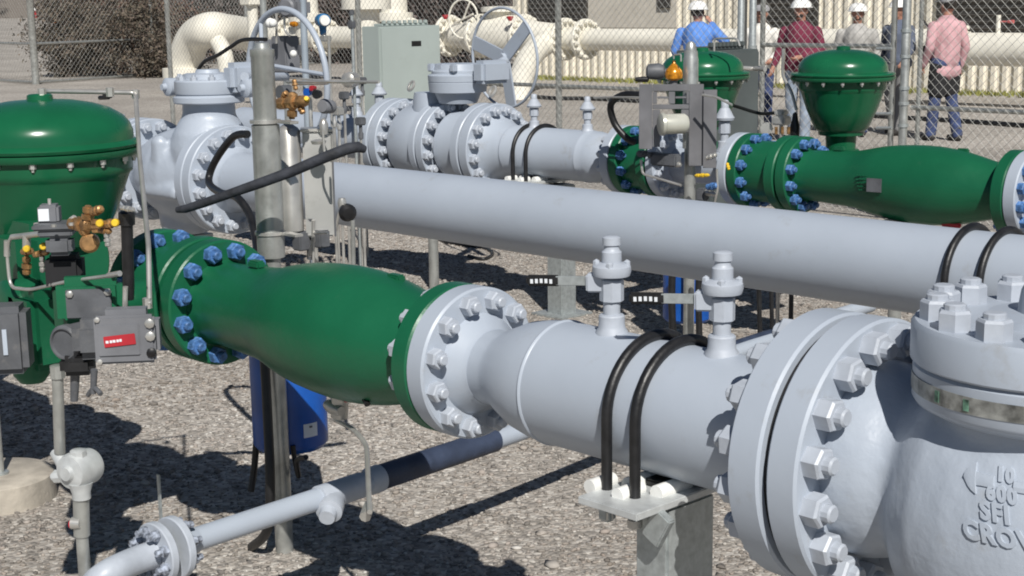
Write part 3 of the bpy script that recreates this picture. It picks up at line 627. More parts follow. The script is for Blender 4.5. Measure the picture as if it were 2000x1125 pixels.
# ------------------------------------------------------------------ supports with rubber-covered u-bolts
def ubolt(parent,s,t,z,R,zb,name='u_bolt',r=.0115):
    pts=[P(s,t-R,zb)]+[P(s,t-R*math.cos(a),z+R*math.sin(a)) for a in [i*math.pi/24 for i in range(25)]]+[P(s,t+R,zb)]
    bm=B(); tube(bm,pts,r,12); u=obj(name,bm,BLACK,parent)
    for sg in (-1,1):
        b2=B(); cyl(b2,P(s,t+sg*R,zb-.05),P(s,t+sg*R,zb+.012),.008,seg=10); lathe(b2,P(s,t+sg*R,zb-.062),(0,0,1),[(0,.016),(.016,.016)],6); obj('threaded_end',b2,STEEL,u)
    return u
def support(label,s,t,z,zplate,plate,post,group='galvanised pipe supports',ub=(),R=.148):
    th=thing('pipe_support',label,'pipe support',P(s,t,0),group)
    bm=B(); box(bm,P(plate[0],plate[1],zplate-.008),(plate[2],plate[3],.016),bev=.002); pl=obj('base_plate',bm,GALVL,th)
    bm=B(); W=post[2]; W2=post[3] if len(post)>3 else W
    box(bm,P(post[0],post[1],(zplate-.02)/2),(W,W2,zplate-.02),bev=.006); 
    box(bm,P(post[0]+.03,post[1]-.02,zplate-.035),(W*.7,W*.9,.03),bev=.004)
    obj('post',bm,GALV,th)
    bm=B(); box(bm,P(post[0],post[1],.006),(.24,.24,.012),bev=.002); obj('foot_plate',bm,GALV,th)
    for q in ub: ubolt(th,q,t,z,R,zplate)
    for sg in (-1,1):
        b2=B()
        for q in ub: 
            tube(b2,[P(q-.027,t+sg*R*.78,zplate+.006),P(q-.027,t+sg*R*.78+.095,zplate+.006)],.0165,12); tube(b2,[P(q+.02,t+sg*R-.03,zplate+.006),P(q+.02,t+sg*R+.040,zplate+.006)],.0155,12)
        obj('white_liner',b2,WHITEP,th)
    bm=B(); box(bm,P(s,t,zplate+.008),(.10,.16,.014),bev=.004); obj('saddle',bm,BLACK,th)
    return th
ps=support('galvanised post and plate carrying two black u-bolts under the foreground pipe',1.86,T1,Z1,.722,(1.86,T1,.155,.44),(1.835,2.215,.085,.15),ub=(1.925,1.85))
bm=B(); box(bm,P(1.925,2.11,.685),(.03,.03,.06),bev=.006); obj('clamp_lug',bm,GALV,ps)
bm=B(); box(bm,P(1.79,2.11,.675),(.045,.02,.07),Matrix.Rotation(.5,3,'Y'),bev=.003); obj('clamp_lug',bm,GALV,ps)
support('galvanised square post seen under the long grey pipe, left of the vent valves',5.74,T3,Z3,.742,(5.74,T3,.22,.46),(5.58,T3,.115),ub=(5.80,5.70))
support('support post under the long grey pipe, hidden by the bonnet nuts',2.12,T2,Z2,.727,(2.12,T2,.16,.46),(2.12,T2,.11),ub=(2.17,2.06))
support('galvanised support post under the big grey flanged valve at the right',SV,T1,Z1,.56,(SV,T1,.2,.3),(SV,T1,.12))
def simple_support(label,s,t,z,g='galvanised pipe supports'):
    th=thing('pipe_support',label,'pipe support',P(s,t,0),g)
    bm=B(); cyl(bm,P(s,t,0),P(s,t,z-.02),.03,seg=16); obj('post',bm,GALVP,th)
    bm=B(); box(bm,P(s,t,z-.01),(.14,.22,.02),bev=.003); obj('cradle',bm,GALV,th)
simple_support('support post under the rear green reducer',3.5,T3,Z3-.17)
simple_support('support post under the rear three-piece grey valve',6.65,T3,Z3-.235)
simple_support('support post under the grey cast valve with tall handwheel',6.5,T2,Z2-.31)

# ------------------------------------------------------------------ instrument posts with panels and blue tanks
def tank(label,c,zb,zt,r,m=BLUED,lab=True,hoses=()):
    th=thing('blue_tank',label,'tank',(c[0],c[1],zb),'blue plastic canisters on the posts')
    bm=B(); lathe(bm,(c[0],c[1],zb),(0,0,1),[(0,0),(0,r*.9),(.015,r),(zt-zb-.05,r),(zt-zb-.01,r*.88),(zt-zb,r*.5),(zt-zb,0)],40); obj('shell',bm,m,th)
    bm=B(); lathe(bm,(c[0],c[1],zt),(0,0,1),[(0,.03),(.02,.03),(.025,.02),(.025,0)],16); obj('cap',bm,BLACK,th)
    return th
PS,PT=3.70,2.55
ip=thing('instrument_post','tall steel post beside the foreground green valve, carrying a grey panel and brass regulator','instrument post',P(PS,PT,0),'instrument posts')
bm=B(); cyl(bm,P(PS,PT,0),P(PS,PT,1.2),.028,seg=24); pole=obj('post',bm,GALVP,ip)
bm=B(); lathe(bm,P(PS,PT,1.0-.06),(0,0,1),[(0,.029),(0,.0415),(.40,.0415),(.402,.0345),(.60,.0345),(.602,.036),(.622,.036),(.626,.024),(.64,.021),(.645,0)],32); obj('sleeve',bm,GALVP,pole)
for zz in (1.345,1.01):
    bm=B(); lathe(bm,P(PS,PT,zz),(0,0,1),[(0,.0425),(0,.046),(.010,.046),(.010,.0425)],32); box(bm,P(PS-.07,PT+.02,zz+.005),(.10,.03,.008),bev=.001); obj('strap',bm,STEEL,pole)
c0=at(569,250,2.70);c1=at(571,452,2.70)
bm=B(); lathe(bm,c1,(0,0,1),[(0,.030),(.004,.037),(c0.z-c1.z-.01,.037),(c0.z-c1.z,.030),(c0.z-c1.z+.012,.012),(c0.z-c1.z+.012,0)],32); obj('steel_canister',bm,STEEL,ip)
bc_=at(622,358,2.78)
bm=B(); box(bm,bc_,(.088,.07,.33),ax=FA,bev=.005); bx=obj('steel_box',bm,mat('satin_steel',(.50,.50,.48),.4,.45,var=.06,vs=9,dirt=((.3,.29,.27),10,.6,.4)),ip)
bm=B(); box(bm,bc_+FU*.169,(.10,.085,.010),ax=FA,bev=.002); obj('box_lid',bm,STEEL,bx)
bm=B(); box(bm,bc_+FR*.047,(.006,.075,.33),ax=FA,bev=.001); obj('mounting_rail',bm,DGREY,bx)
brass_cluster(ip,[(540,203,600,197,.019),(570,232,572,180,.017),(585,205,592,222,.010),(552,190,560,180,.009),(578,176,574,155,.008)],2.66)
bm=B(); lathe(bm,at(600,194,2.66),(.5,-.6,.3),[(0,.008),(.012,.007),(.013,0)],10); obj('yellow_tag',bm,YELLOW,ip)
bm=B(); lathe(bm,at(640,208,2.75),(.3,-.9,.1),[(-.02,.02),(.02,.023),(.03,.018),(.031,0)],20); obj('pressure_gauge',bm,MGREY,ip)
bm=B(); lathe(bm,at(556,180,2.72),(.1,-1,0),[(-.02,.022),(.02,.022),(.02,0)],20); obj('pressure_gauge',bm,DGREY,ip)
for pix,r_ in (([(560,160),(740,160)],.0045),([(572,180),(572,164),(640,163)],.004),([(630,255),(634,300),(650,318),(648,262)],.004),([(612,430),(612,470),(604,500)],.006),([(640,455),(612,455),(612,520)],.004)):
    bm=B(); tube(bm,fillet([at(x,y,2.70) for x,y in pix],.012),r_,8); obj('tubing',bm,STEEL,ip)
bm=B(); box(bm,at(628,466,2.76),(.04,.04,.055),bev=.004); box(bm,at(588,470,2.72),(.045,.04,.06),bev=.004); cyl(bm,at(606,425,2.74),at(606,505,2.76),.011,seg=12); obj('fitting_block',bm,DGREY,ip)
bm=B(); lathe(bm,at(632,243,2.72),(0,0,1),[(-.03,.012),(0,.014),(.015,.008),(.02,0)],14); lathe(bm,at(622,275,2.70),(0,0,1),[(-.01,.02),(0,.024),(.004,.01)],14); obj('silver_fitting',bm,STEEL,ip)
# blue canister strapped low on the post
tc_=P(PS+.105,PT+.115,0); tk=tank('blue canister with a white label behind the bare post, below the foreground green valve',tc_,.30,.68,.120)
bm=B(); a_=tc_+Vector((0,0,.375)); n_=10; R_=.121
rw=[]; base=math.atan2(-(PT+.10),PS)  # towards the camera
for i in range(n_+1):
    a=base+.36+.42*i/n_; rw.append([bm.verts.new(a_+Vector((math.cos(a)*R_,math.sin(a)*R_,dz))) for dz in (-.022,.022)]+[bm.verts.new(a_+Vector((math.cos(a)*(R_-.002),math.sin(a)*(R_-.002),dz))) for dz in (.022,-.022)])
for A,C in zip(rw[:-1],rw[1:]):
    for k in range(4): bm.faces.new([A[k],A[(k+1)%4],C[(k+1)%4],C[k]])
bm.faces.new(rw[0]); bm.faces.new(rw[-1]); lb=obj('paper_label',bm,LABELW,tk)
bm=B(); a=base+.56; box(bm,a_+Vector((math.cos(a)*(R_+.0006),math.sin(a)*(R_+.0006),.012)),(.008,.008,.005),Matrix.Rotation(a,3,'Z'),bev=0); obj('label_print',bm,DGREY,lb)
# hoses hanging by the post
def hose(label,pts,r,cat='hose',m=BLACK,group=None,name='hose'):
    bm=B(); tube(bm,pts,r,12,smooth=8); o=obj(name,bm,m); return tag(o,label,cat,group)
hose('black hose hanging down in front of the blue canister to the gravel, outermost of three',[at(500,690,2.60),at(503,800,2.60),at(498,900,2.60),at(490,960,2.58)],.011,group='black hoses by the first post')
hose('black hose running down beside the bare post behind the small grey pipe to the gravel',[at(516,690,2.50),at(522,800,2.48),at(528,950,2.45),at(522,1035,2.45),atz(492,1068,.015)],.015,group='black hoses by the first post')
hose('black cable on the right side of the bare post with a plug end',[at(572,870,2.6),at(576,900,2.6),at(583,930,2.58),at(580,900,2.55),at(598,893,2.52)],.008,group='black hoses by the first post')
# second post
QS,QT=4.48,5.50
jp=thing('instrument_post','steel post before the rear green valves, carrying a slotted grey panel and amber regulator','instrument post',P(QS,QT,0),'instrument posts')
bm=B(); cyl(bm,P(QS,QT,0),P(QS,QT,1.1),.027,seg=20); pole=obj('post',bm,GALVP,jp)
bm=B(); lathe(bm,P(QS,QT,1.0),(0,0,1),[(0,.028),(0,.036),(.42,.036),(.43,.033),(.455,.032),(.46,.026),(.485,.024),(.50,.012),(.50,0)],24); obj('sleeve',bm,GALVP,pole)
# slotted panel (plate with cut-outs), standing off towards the camera
pc=at(1318,243,5.40); Vx=Vector((.72,-.0,0)); ux=Vector((.80,.60,0)).normalized(); uz=Vector((0,0,1)); un=ux.cross(uz)
bm=B()
def plate(x0,x1,z0,z1,th_=.006,off=0): box(bm,pc+ux*((x0+x1)/2)+uz*((z0+z1)/2)-un*off*-1,(abs(x1-x0),th_,abs(z1-z0)),ax=(ux,un,uz),bev=.0015)
sx=.00247; # metres per photo pixel here
def pz(a,b,c,d,**k): plate((a-1318)*sx,(b-1318)*sx,(243-c)*sx,(243-d)*sx,**k)
pz(1250,1275,167,290); pz(1345,1372,167,322); pz(1275.6,1344.4,167,180); pz(1275.6,1344.4,205,214)
pz(1275.6,1284,181,204); pz(1306,1318,181,204); pz(1340,1344.4,181,204); pz(1284.6,1305.4,190,194); pz(1318.6,1339.4,190,194)
pz(1275.6,1290,215,286); pz(1330,1344.4,215,258); pz(1372,1397,178,325,th_=.05)
obj('slotted_panel',bm,PANEL,jp)
bm=B(); a=pc+ux*((1295-1318)*sx)+uz*((243-240)*sx)+un*.0; sgn=-1 if un.y>0 else 1
lathe(bm,a+un*sgn*.09-ux*.01,(ux*.9-un*sgn*.35),[(0,0),(0,.040),(.006,.052),(.02,.054),(.026,.047),(.12,.047),(.135,.036)],28); obj('filter_bowl',bm,mat('bowl_cream',(.55,.55,.48),.35,.3,var=.1),jp)
bm=B(); lathe(bm,at(1316,158,5.42),(0,0,1),[(0,.016),(.006,.03),(.012,.040),(.03,.043),(.05,.038),(.068,.022),(.08,.010),(.095,.007),(.095,0)],24); obj('amber_regulator',bm,AMBER,jp)
bm=B(); cyl(bm,at(1316,170,5.42),at(1316,152,5.42),.018,seg=14); obj('regulator_stem',bm,PANEL,jp)
bm=B(); lathe(bm,at(1262,140,5.42),(ux),[(0,.02),(.01,.036),(.06,.04),(.085,.03),(.09,.014),(.1,.014),(.1,0)],20); obj('pressure_gauge',bm,DGREY,jp)
bm=B(); tube(bm,fillet([at(x,y,5.40) for x,y in ((1316,115),(1316,107),(1330,106),(1330,120))],.01),.004,8); obj('tubing',bm,STEEL,jp)
bm=B(); lathe(bm,at(1253,155,5.40),ux,[(-.03,.010),(.0,.014),(.03,.014),(.035,.008)],10); obj('plug',bm,BLACK,jp)
for pix,r_ in (([(1160,191),(1190,190),(1240,190),(1250,191)],.005),([(1252,312),(1255,340),(1290,350),(1330,362)],.006),([(1400,330),(1402,370),(1396,395)],.005),([(1372,185),(1400,190),(1430,205)],.006)):
    bm=B(); tube(bm,fillet([at(x,y,5.38) for x,y in pix],.02),r_,8); obj('tubing',bm,STEEL,jp)
for x,y,a_,b_ in ((1255,300,.05,.03),(1275,303,.05,.03),(1300,312,.16,.06),(1372,380,.05,.06)): bm=B(); box(bm,at(x,y,5.42),(a_,.05,b_),bev=.008); obj('manifold',bm,DGREY,jp)
brass_cluster(jp,[(1358,343,1385,342,.009),(1420,318,1424,332,.008)],5.40,m=YELLOW,nm='yellow_tag')
brass_cluster(jp,[(1380,366,1402,362,.016)],5.38,m=BLUEB,nm='blue_fitting')
brass_cluster(jp,[(1366,372,1398,380,.014),(1400,302,1378,310,.012),(1290,318,1330,322,.015)],5.42,m=STEEL,nm='tube_union')
bm=B(); tube(bm,[at(1252,186,5.40),at(1215,186,5.41),at(1193,205,5.42),at(1200,240,5.44),at(1222,268,5.46),at(1240,278,5.5)],.017,12,smooth=8); cb=obj('conduit',bm,BLACK,jp)
tank('blue canister behind the rear post, seen below the long grey pipe',P(QS+.10,QT+.11,0),.135,.62,.120)
hose('dark hose over the blue canister at the rear post',[at(1313,530,5.42),at(1312,580,5.42),at(1314,650,5.42)],.018)
hose('dark hose between the rear post and the right edge of its blue canister',[at(1366,530,5.42),at(1364,580,5.42),at(1366,660,5.42)],.016)
tag(bpy.data.objects['hose'],None) if False else None
hose('black cable hanging at the right below the long grey pipe, left of the pair',[at(1482,560,5.0),at(1483,600,5.0),at(1484,650,5.0)],.010,'cable',group='black cables under the long pipe',name='cable')
hose('black cable hanging at the right below the long grey pipe, right of the pair',[at(1506,560,5.0),at(1507,600,5.0),at(1508,640,5.0)],.009,'cable',group='black cables under the long pipe',name='cable')

# padded black bar and hose at the steel post
pb_=[at(x,y,t_) for x,y,t_ in ((346,410,2.30),(362,408,2.31),(400,396,2.33),(450,378,2.37),(510,357,2.42),(570,335,2.48),(630,309,2.54),(680,290,2.59),(700,287,2.62),(712,292,2.64))]
bm=B(); tube(bm,pb_,[.009,.0125,.013,.0135,.0150,.0155,.0160,.0165,.0155,.011],16); o=obj('padded_bar',bm,CHAR); tag(o,'long black foam-padded bar slanting across the steel post','padded bar')
hose('black hose looping over the grey flange left of the steel post',[at(484,262,2.9),at(455,268,2.9),at(420,315,2.9),at(408,355,2.88),at(430,376,2.8),at(462,385,2.72),at(488,420,2.7),at(500,470,2.65),at(502,500,2.6)],.0135)
# valve with black knob and slim rod in front of the long pipe
sr=thing('sample_valve','slim rod with dark round knob before the left end of the long pipe','sample valve',atz(690,700,0))
bm=B(); cyl(bm,at(689,430,3.2),at(692,640,3.2),.0085,seg=10); obj('rod',bm,GALVP,sr)
bm=B(); lathe(bm,at(676,412,3.2),(.8,-.4,-.1),[(-.01,.018),(.01,.03),(.03,.032),(.045,.02),(.046,0)],20); obj('knob',bm,BLACK,sr)
bm=B(); lathe(bm,at(668,395,3.2),(0,0,1),[(-.03,.012),(0,.016),(.015,.012),(.017,0)],12); tube(bm,fillet([at(x,y,3.2) for x,y in ((640,452),(655,455),(660,425),(664,410))],.02),.005,8); obj('fitting',bm,STEEL,sr)
# clutter ending the long pipe on its near end
# ------------------------------------------------------------------ small drain line crossing under the pipes
dl=thing('drain_line','slim grey pipe crossing low under the foreground pipe, with tee and bolted flanges','pipe',P(3.2,2.5,0))
ZD=.35; A0=atz(215,1118,ZD); A1=atz(330,1072,ZD); A2=atz(620,975,ZD); A3=atz(1005,846,ZD); A4=atz(1640,615,ZD); A5=atz(1700,596,ZD)
bm=B(); tube(bm,[atz(165,1160,ZD-.12),atz(185,1140,ZD-.03),A0,atz(262,1096,ZD),atz(300,1083,ZD)],[.035,.035,.034,.032,.031],20,smooth=5); obj('elbow',bm,GREYN,dl)
bm=B(); tube(bm,[atz(340,1069,ZD),atz(380,1054,ZD)],[.045,.034],24); tube(bm,[atz(378,1055,ZD),A2,A3,A4,A5],.031,24); obj('pipe',bm,GREY,dl)
bm=B(); dd=(A2-A1).normalized(); lathe(bm,atz(622,975,ZD),dd,[(0,.031),(.002,.037),(.09,.037),(.16,.037),(.162,.031)],28); 
tee=atz(655,962,ZD); dn=Vector((.55,-.65,-.25)).normalized(); lathe(bm,tee,dn,[(0,.034),(.05,.034),(.055,.037),(.09,.037),(.095,.024),(.12,.022),(.12,0)],24); obj('tee',bm,GREYN,dl)
bm=B(); lathe(bm,atz(716,942,ZD),dd,[(0,.033),(.012,.040),(.05,.040),(.055,.034)],28); obj('collar',bm,GREYN,dl)
bm=B(); tube(bm,[atz(738,934,ZD),atz(965,859,ZD)],.0375,28); obj('pipe_sleeve',bm,NAVY,dl)['label']='thicker dark blue length'  # wider dark blue tube around part of the drain pipe
bm=B(); tube(bm,[atz(1350,712,ZD),atz(1506,661,ZD)],.0375,28); obj('pipe_sleeve',bm,NAVY,dl)['label']='thicker dark blue length'
for c_,nm in ((atz(300,1083,ZD),1),(atz(334,1071,ZD),2)):
    bm=B(); lathe(bm,c_,dd,[(0,.03),(0,.077),(.003,.080),(.019,.080),(.022,.077),(.022,.03)],48); f=obj('flange',bm,GREYN,dl)
    d_,u,v=frame(dd)
    for k in range(8):
        a=math.pi/8+k*math.pi/4; p_=c_+(u*math.cos(a)+v*math.sin(a))*.060
        b2=B(); sg=-1 if nm==1 else 1; o_=p_+dd*(0 if nm==1 else .022); lathe(b2,o_,dd*sg,[(0,.014),(.014,.014),(.016,.009),(.03,.009),(.031,0)],6); obj('nut',b2,mat('blue_grey_nut',(.27,.30,.36),.5,var=.5,vs=80) if k==0 and nm==1 else (bpy.data.materials['blue_grey_nut']),f)
bm=B(); lathe(bm,atz(308,1080,ZD),dd,[(0,.045),(.02,.045)],24); obj('gasket',bm,mat('gasket_yellow',(.35,.33,.18),.6),dl)
bm=B(); box(bm,atz(316,1040,ZD+.02)+Vector((0,0,.085)),(.013,.004,.14),bev=.001); obj('tag_strip',bm,GALV,dl)
bm=B(); tube(bm,fillet([at(x,y,t_) for x,y,t_ in ((655,820,2.25),(690,838,2.22),(716,868,2.2),(722,1000,2.02))],.03),.0065,10)
lathe(bm,at(716,1000,2.05),dn,[(-.03,.012),(0,.014),(.02,.014)],8); obj('tubing',bm,STEEL,dl)
# small valve under the green reducer with red handle
uv=thing('drain_valve','small steel valve with dark red handle under the foreground green section','drain valve',at(665,790,T1))
bm=B(); cyl(bm,at(665,765,T1-.02),at(663,815,T1-.02),.022,seg=14); lathe(bm,at(640,790,T1-.02),(1,-.2,0),[(0,.014),(.03,.02),(.05,.02),(.08,.012)],10); obj('body',bm,STEEL,uv)
bm=B(); tube(bm,[at(675,782,T1-.06),at(705,770,T1-.08),at(714,772,T1-.09)],.006,8); obj('stem',bm,RED,uv)
bm=B(); tube(bm,[at(705,766,T1-.08),at(718,790,T1-.09)],.008,8); obj('handle',bm,BLACK,uv)
# ------------------------------------------------------------------ conduit riser at lower left and concrete footing
rs=thing('conduit_riser','galvanised conduit riser with a round junction fitting and red button, bottom left','conduit',P(3.1,1.6,0))
t_=1.60
bm=B(); cyl(bm,at(112,725,t_),at(117,885,t_),.0135,seg=16); lathe(bm,at(112,722,t_),(0,0,1),[(-.02,.018),(.01,.018),(.012,.014)],8); obj('upper_pipe',bm,GALVP,rs)
bm=B(); c=at(153,918,t_)
lathe(bm,c+Vector((-.02,.045,0)),(.35,-1,0),[(0,.02),(0,.04),(.01,.044),(.06,.045),(.075,.040),(.08,.02),(.09,.016),(.09,0)],32)
lathe(bm,at(153,890,t_),(0,0,1),[(-.01,.020),(.012,.020),(.016,.014),(.016,0)],8); lathe(bm,at(120,900,t_),(.6,0,-.4),[(-.03,.016),(.03,.018)],10)
lathe(bm,at(122,930,t_),(-.9,-.4,-.15),[(-.03,.015),(.02,.017),(.022,.010),(.03,.010),(.03,0)],8)
lathe(bm,at(158,950,t_),(0,0,-1),[(-.01,.03),(.015,.022),(.03,.022)],16); obj('junction_fitting',bm,GALVL,rs)
bm=B(); cyl(bm,at(158,960,t_),at(160,1045,t_),.0195,seg=20); obj('coupling',bm,GALVP,rs)
bm=B(); cyl(bm,at(160,1043,t_),Vector((at(166,1130,t_).x,t_,-.05)),.015,seg=20); obj('lower_pipe',bm,GALVP,rs)
bm=B(); lathe(bm,at(150,1022,t_-.015),(-.8,-.6,0),[(-.01,.013),(.012,.015),(.013,0)],12); obj('button_collar',bm,STEEL,rs)
bm=B(); lathe(bm,at(143,1024,t_-.02),(-.8,-.6,0),[(0,.010),(.008,.010),(.009,0)],12); obj('red_button',bm,RED,rs)
fc_=atz(-8,925,.09)
bm=B(); lathe(bm,(fc_.x,fc_.y,-.03),(0,0,1),[(0,.205),(.115,.197),(.120,.19),(.120,0)],64); ft=obj('concrete_footing',bm,CONC); tag(ft,'round pale concrete footing cut by the left edge','footing')
fp=thing('support_post','thin dark post standing on the round concrete footing','post',fc_+Vector((.02,0,0)))
bm=B(); cyl(bm,atz(2,925,.09),atz(2,925,.09)+Vector((0,0,.7)),.012,seg=12); obj('post',bm,GALVP,fp)
bm=B(); lathe(bm,atz(2,925,.09),(0,0,1),[(0,.028),(.008,.028)],16); obj('foot_plate',bm,GALV,fp)
# ------------------------------------------------------------------ cabinets between the pipes and the fence
def cabinet(label,corner,wx,wy,z0,z1,m,slot=True,legs=True):
    """corner = nearest vertical edge (XY); wx to -X (left/away), wy to +Y"""
    th=thing('cabinet',label,'cabinet',(corner.x,corner.y,0),'outdoor equipment cabinets')
    c=Vector((corner.x-wx/2,corner.y+wy/2,(z0+z1)/2)); bm=B(); box(bm,c,(wx,wy,z1-z0),bev=.006); obj('case',bm,m,th)
    bm=B(); box(bm,Vector((corner.x+.008,corner.y+wy/2,(z0+z1)/2)),(.016,wy-.03,z1-z0-.03),bev=.004); dr=obj('door',bm,m,th)
    if slot:
        bm=B(); box(bm,Vector((corner.x+.0175,corner.y+wy*.58,z1-.155)),(.004,.11,.045),bev=.001); obj('nameplate',bm,BLACK,dr)
    bm=B(); box(bm,Vector((corner.x-wx/2,corner.y+wy/2,z1+.012)),(wx*.5,wy*.75,.02),bev=.003)
    for i in range(9): box(bm,Vector((corner.x-wx*.25,corner.y+wy*(.15+.085*i),z1+.035)),(.03,.03,.03),bev=.004)
    obj('top_rail',bm,m,th)
    bm=B(); 
    for dx in (.05,wx-.05):
        for dy in (.06,wy-.06): box(bm,Vector((corner.x-dx,corner.y+dy,z0/2)),(.04,.04,z0),bev=.003)
    obj('legs',bm,GALV,th)
    return th
ck=at(744,190,8.2); cabinet('pale grey-green steel cabinet with a small black plate, behind the three-piece valve',Vector((ck.x,ck.y,0)),.24,.70,.55,at(744,52,8.2).z,CABIN)
ck=at(1392,190,7.4); th=cabinet('dark grey cabinet between the two rear green actuators',Vector((ck.x,ck.y,0)),.3,.47,.35,at(1445,98,7.6).z,CABIND,slot=False)
# ------------------------------------------------------------------ instruments behind the steel post
def istand(label,x,ytop,ybase,t,r,m=GALVP):
    a=at(x,ytop,t); th=thing('instrument_stand',label,'instrument stand',(a.x,a.y,0),'rear instrument stands'); bm=B(); cyl(bm,(a.x,a.y,0),a,r,seg=18); obj('post',bm,m,th); return th
i1=istand('blue-grey pole with a strapped grey enclosure, seen through the tall handwheel',590,-30,0,4.9,.019,mat('blue_grey_pole',(.33,.38,.43),.45,.2))
bm=B(); box(bm,at(558,106,4.95),(.14,.10,.205),bev=.008); obj('enclosure',bm,MGREY,i1)
bm=B(); lathe(bm,at(590,95,4.9),(0,0,1),[(-.035,.02),(-.034,.026),(.0,.026),(.02,.022)],18); obj('clamp',bm,DGREY,i1)
bm=B(); box(bm,at(575,15,4.9),(.17,.12,.10),bev=.02); lathe(bm,at(575,15,4.9),(.4,-1,0),[(0,.05),(.08,.05),(.09,.04),(.09,0)],20); obj('head',bm,MGREY,i1)
for x,y,s_ in ((525,45,.035),(530,45,.03),(570,105,.025)):
    bm=B(); ball(bm,at(x+3,y,4.8),s_*.8,seg=14); obj('white_fitting',bm,WHITEP,i1)
brass_cluster(i1,[(568,47,580,47,.014)],4.8,m=AMBER,nm='amber_sight_glass')
bm=B(); tube(bm,fillet([at(x,y,4.85) for x,y in ((540,85),(540,20),(555,12),(556,60),(566,70))],.03),.007,8); obj('tubing',bm,STEEL,i1)
bm=B(); tube(bm,fillet([at(x,y,4.85) for x,y in ((540,150),(640,158),(668,158))],.03),.005,8); obj('tubing',bm,STEEL,i1)
bm=B(); cyl(bm,at(558,130,4.95),Vector((at(558,130,4.95).x,4.95,.6)),.018,seg=12); obj('enclosure_leg',bm,GALVP,i1)
i0=istand('grey steel pole rising behind the capped top of the steel post',512,-40,0,5.2,.020)
bm=B(); box(bm,at(516,110,5.2),(.1,.06,.2),bev=.006); obj('bracket',bm,MGREY,i0)
i2=istand('blue round transmitter on a thin rod right of the tall handwheel',642,70,0,5.0,.008,STEEL)
bm=B(); c=at(630,40,5.0); lathe(bm,c,(.9,-.45,0),[(-.055,.018),(-.05,.036),(-.02,.038),(.02,.038),(.05,.036),(.055,.03)],24); lathe(bm,c+Vector((0,0,-.02)),(0,0,-1),[(0,.022),(.05,.018),(.06,.014)],14); obj('transmitter',bm,BLUET,i2)
bm=B(); lathe(bm,c+Vector((.06,-.03,0)),(.9,-.45,0),[(-.01,.03),(.012,.026),(.013,0)],20); obj('cover',bm,WHITEP,i2)
bm=B(); box(bm,at(636,75,5.0),(.05,.05,.03),bev=.004); cyl(bm,at(630,55,5.0),at(636,80,5.0),.012,seg=10); obj('mount',bm,STEEL,i2)
i3=istand('thin upright rod over a round fitting, left of the grey-green cabinet',687,28,0,5.5,.010,GALV)
bm=B(); lathe(bm,at(684,156,5.45),(.4,-1,0),[(-.05,.03),(-.04,.045),(.03,.045),(.04,.03),(.05,0)],20); box(bm,at(684,156,5.5),(.08,.06,.06),bev=.01); obj('round_fitting',bm,STEEL,i3)
bm=B(); box(bm,at(687,48,5.5),(.035,.04,.05),bev=.006); cyl(bm,at(687,28,5.5),at(687,20,5.5),.016,seg=12); obj('head_fitting',bm,DGREY,i3)
i4=istand('small blue and red knobbed gauge manifold behind the brass regulator',605,176,0,4.4,.010,STEEL)
for x,y,m_,r_ in ((602,180,BLUED,.020),(611,172,RED,.013),(620,184,BLACK,.022)):
    bm=B(); lathe(bm,at(x,y,4.35),(.4,-1,0),[(-.02,r_*.8),(.0,r_),(.015,r_),(.017,0)],18); obj('knob',bm,m_,i4)
for i,(x,t_,z1) in enumerate(((706,5.2,1.05),(664,5.0,1.12),(676,5.3,1.18),(700,5.9,1.14),(712,6.2,1.2),(655,5.4,1.08))):
    q=at(x,300,t_); th=thing('tube_riser','thin steel tube with fittings in the tangle left of the rear flanged valve','tube riser',(q.x,q.y,0),'steel tube risers left of the rear valve')
    bm=B(); cyl(bm,(q.x,q.y,0),(q.x,q.y,z1),.008,seg=8); obj('tube',bm,STEEL,th)
    bm=B(); box(bm,(q.x,q.y,z1),(.05,.05,.045),bev=.006); lathe(bm,(q.x,q.y,z1-.1),(0,0,1),[(0,.014),(.03,.016),(.04,.010),(.09,.010)],8); obj('fitting',bm,STEEL if i%2 else DGREY,th)
# small equipment visible behind the near dome: grey vent head by the left valve
v9=thing('vent_valve','small grey vent head behind the huge green dome','vent head',(at(232,210,T2).x,T2,0))
bm=B(); lathe(bm,(at(232,210,T2).x,T2,.9),(0,0,1),[(0,.03),(.12,.03),(.13,.07),(.16,.075),(.19,.05),(.2,.03),(.24,.03),(.24,0)],24); cyl(bm,(at(232,210,T2).x,T2,0),(at(232,210,T2).x,T2,.9),.03,seg=14); obj('stem',bm,GREY,v9)
bm=B(); box(bm,at(210,186,T2),(.06,.03,.03),bev=.004); cyl(bm,at(195,191,T2),at(212,190,T2),.012,seg=8); obj('handle',bm,BLACK,v9)
hose('black cable sagging from the left cast valve up behind the steel post',[at(387,136,4.4),at(400,120,4.4),at(425,108,4.4),at(450,92,4.4),at(475,78,4.4),at(520,77,4.4)],.010,'cable')
hose('black cable running from the rear green actuator to the dark cabinet instruments',[at(1428,205,6.3),at(1445,210,6.3),at(1470,218,6.3),at(1490,222,6.3),at(1520,220,6.3)],.009,'cable')
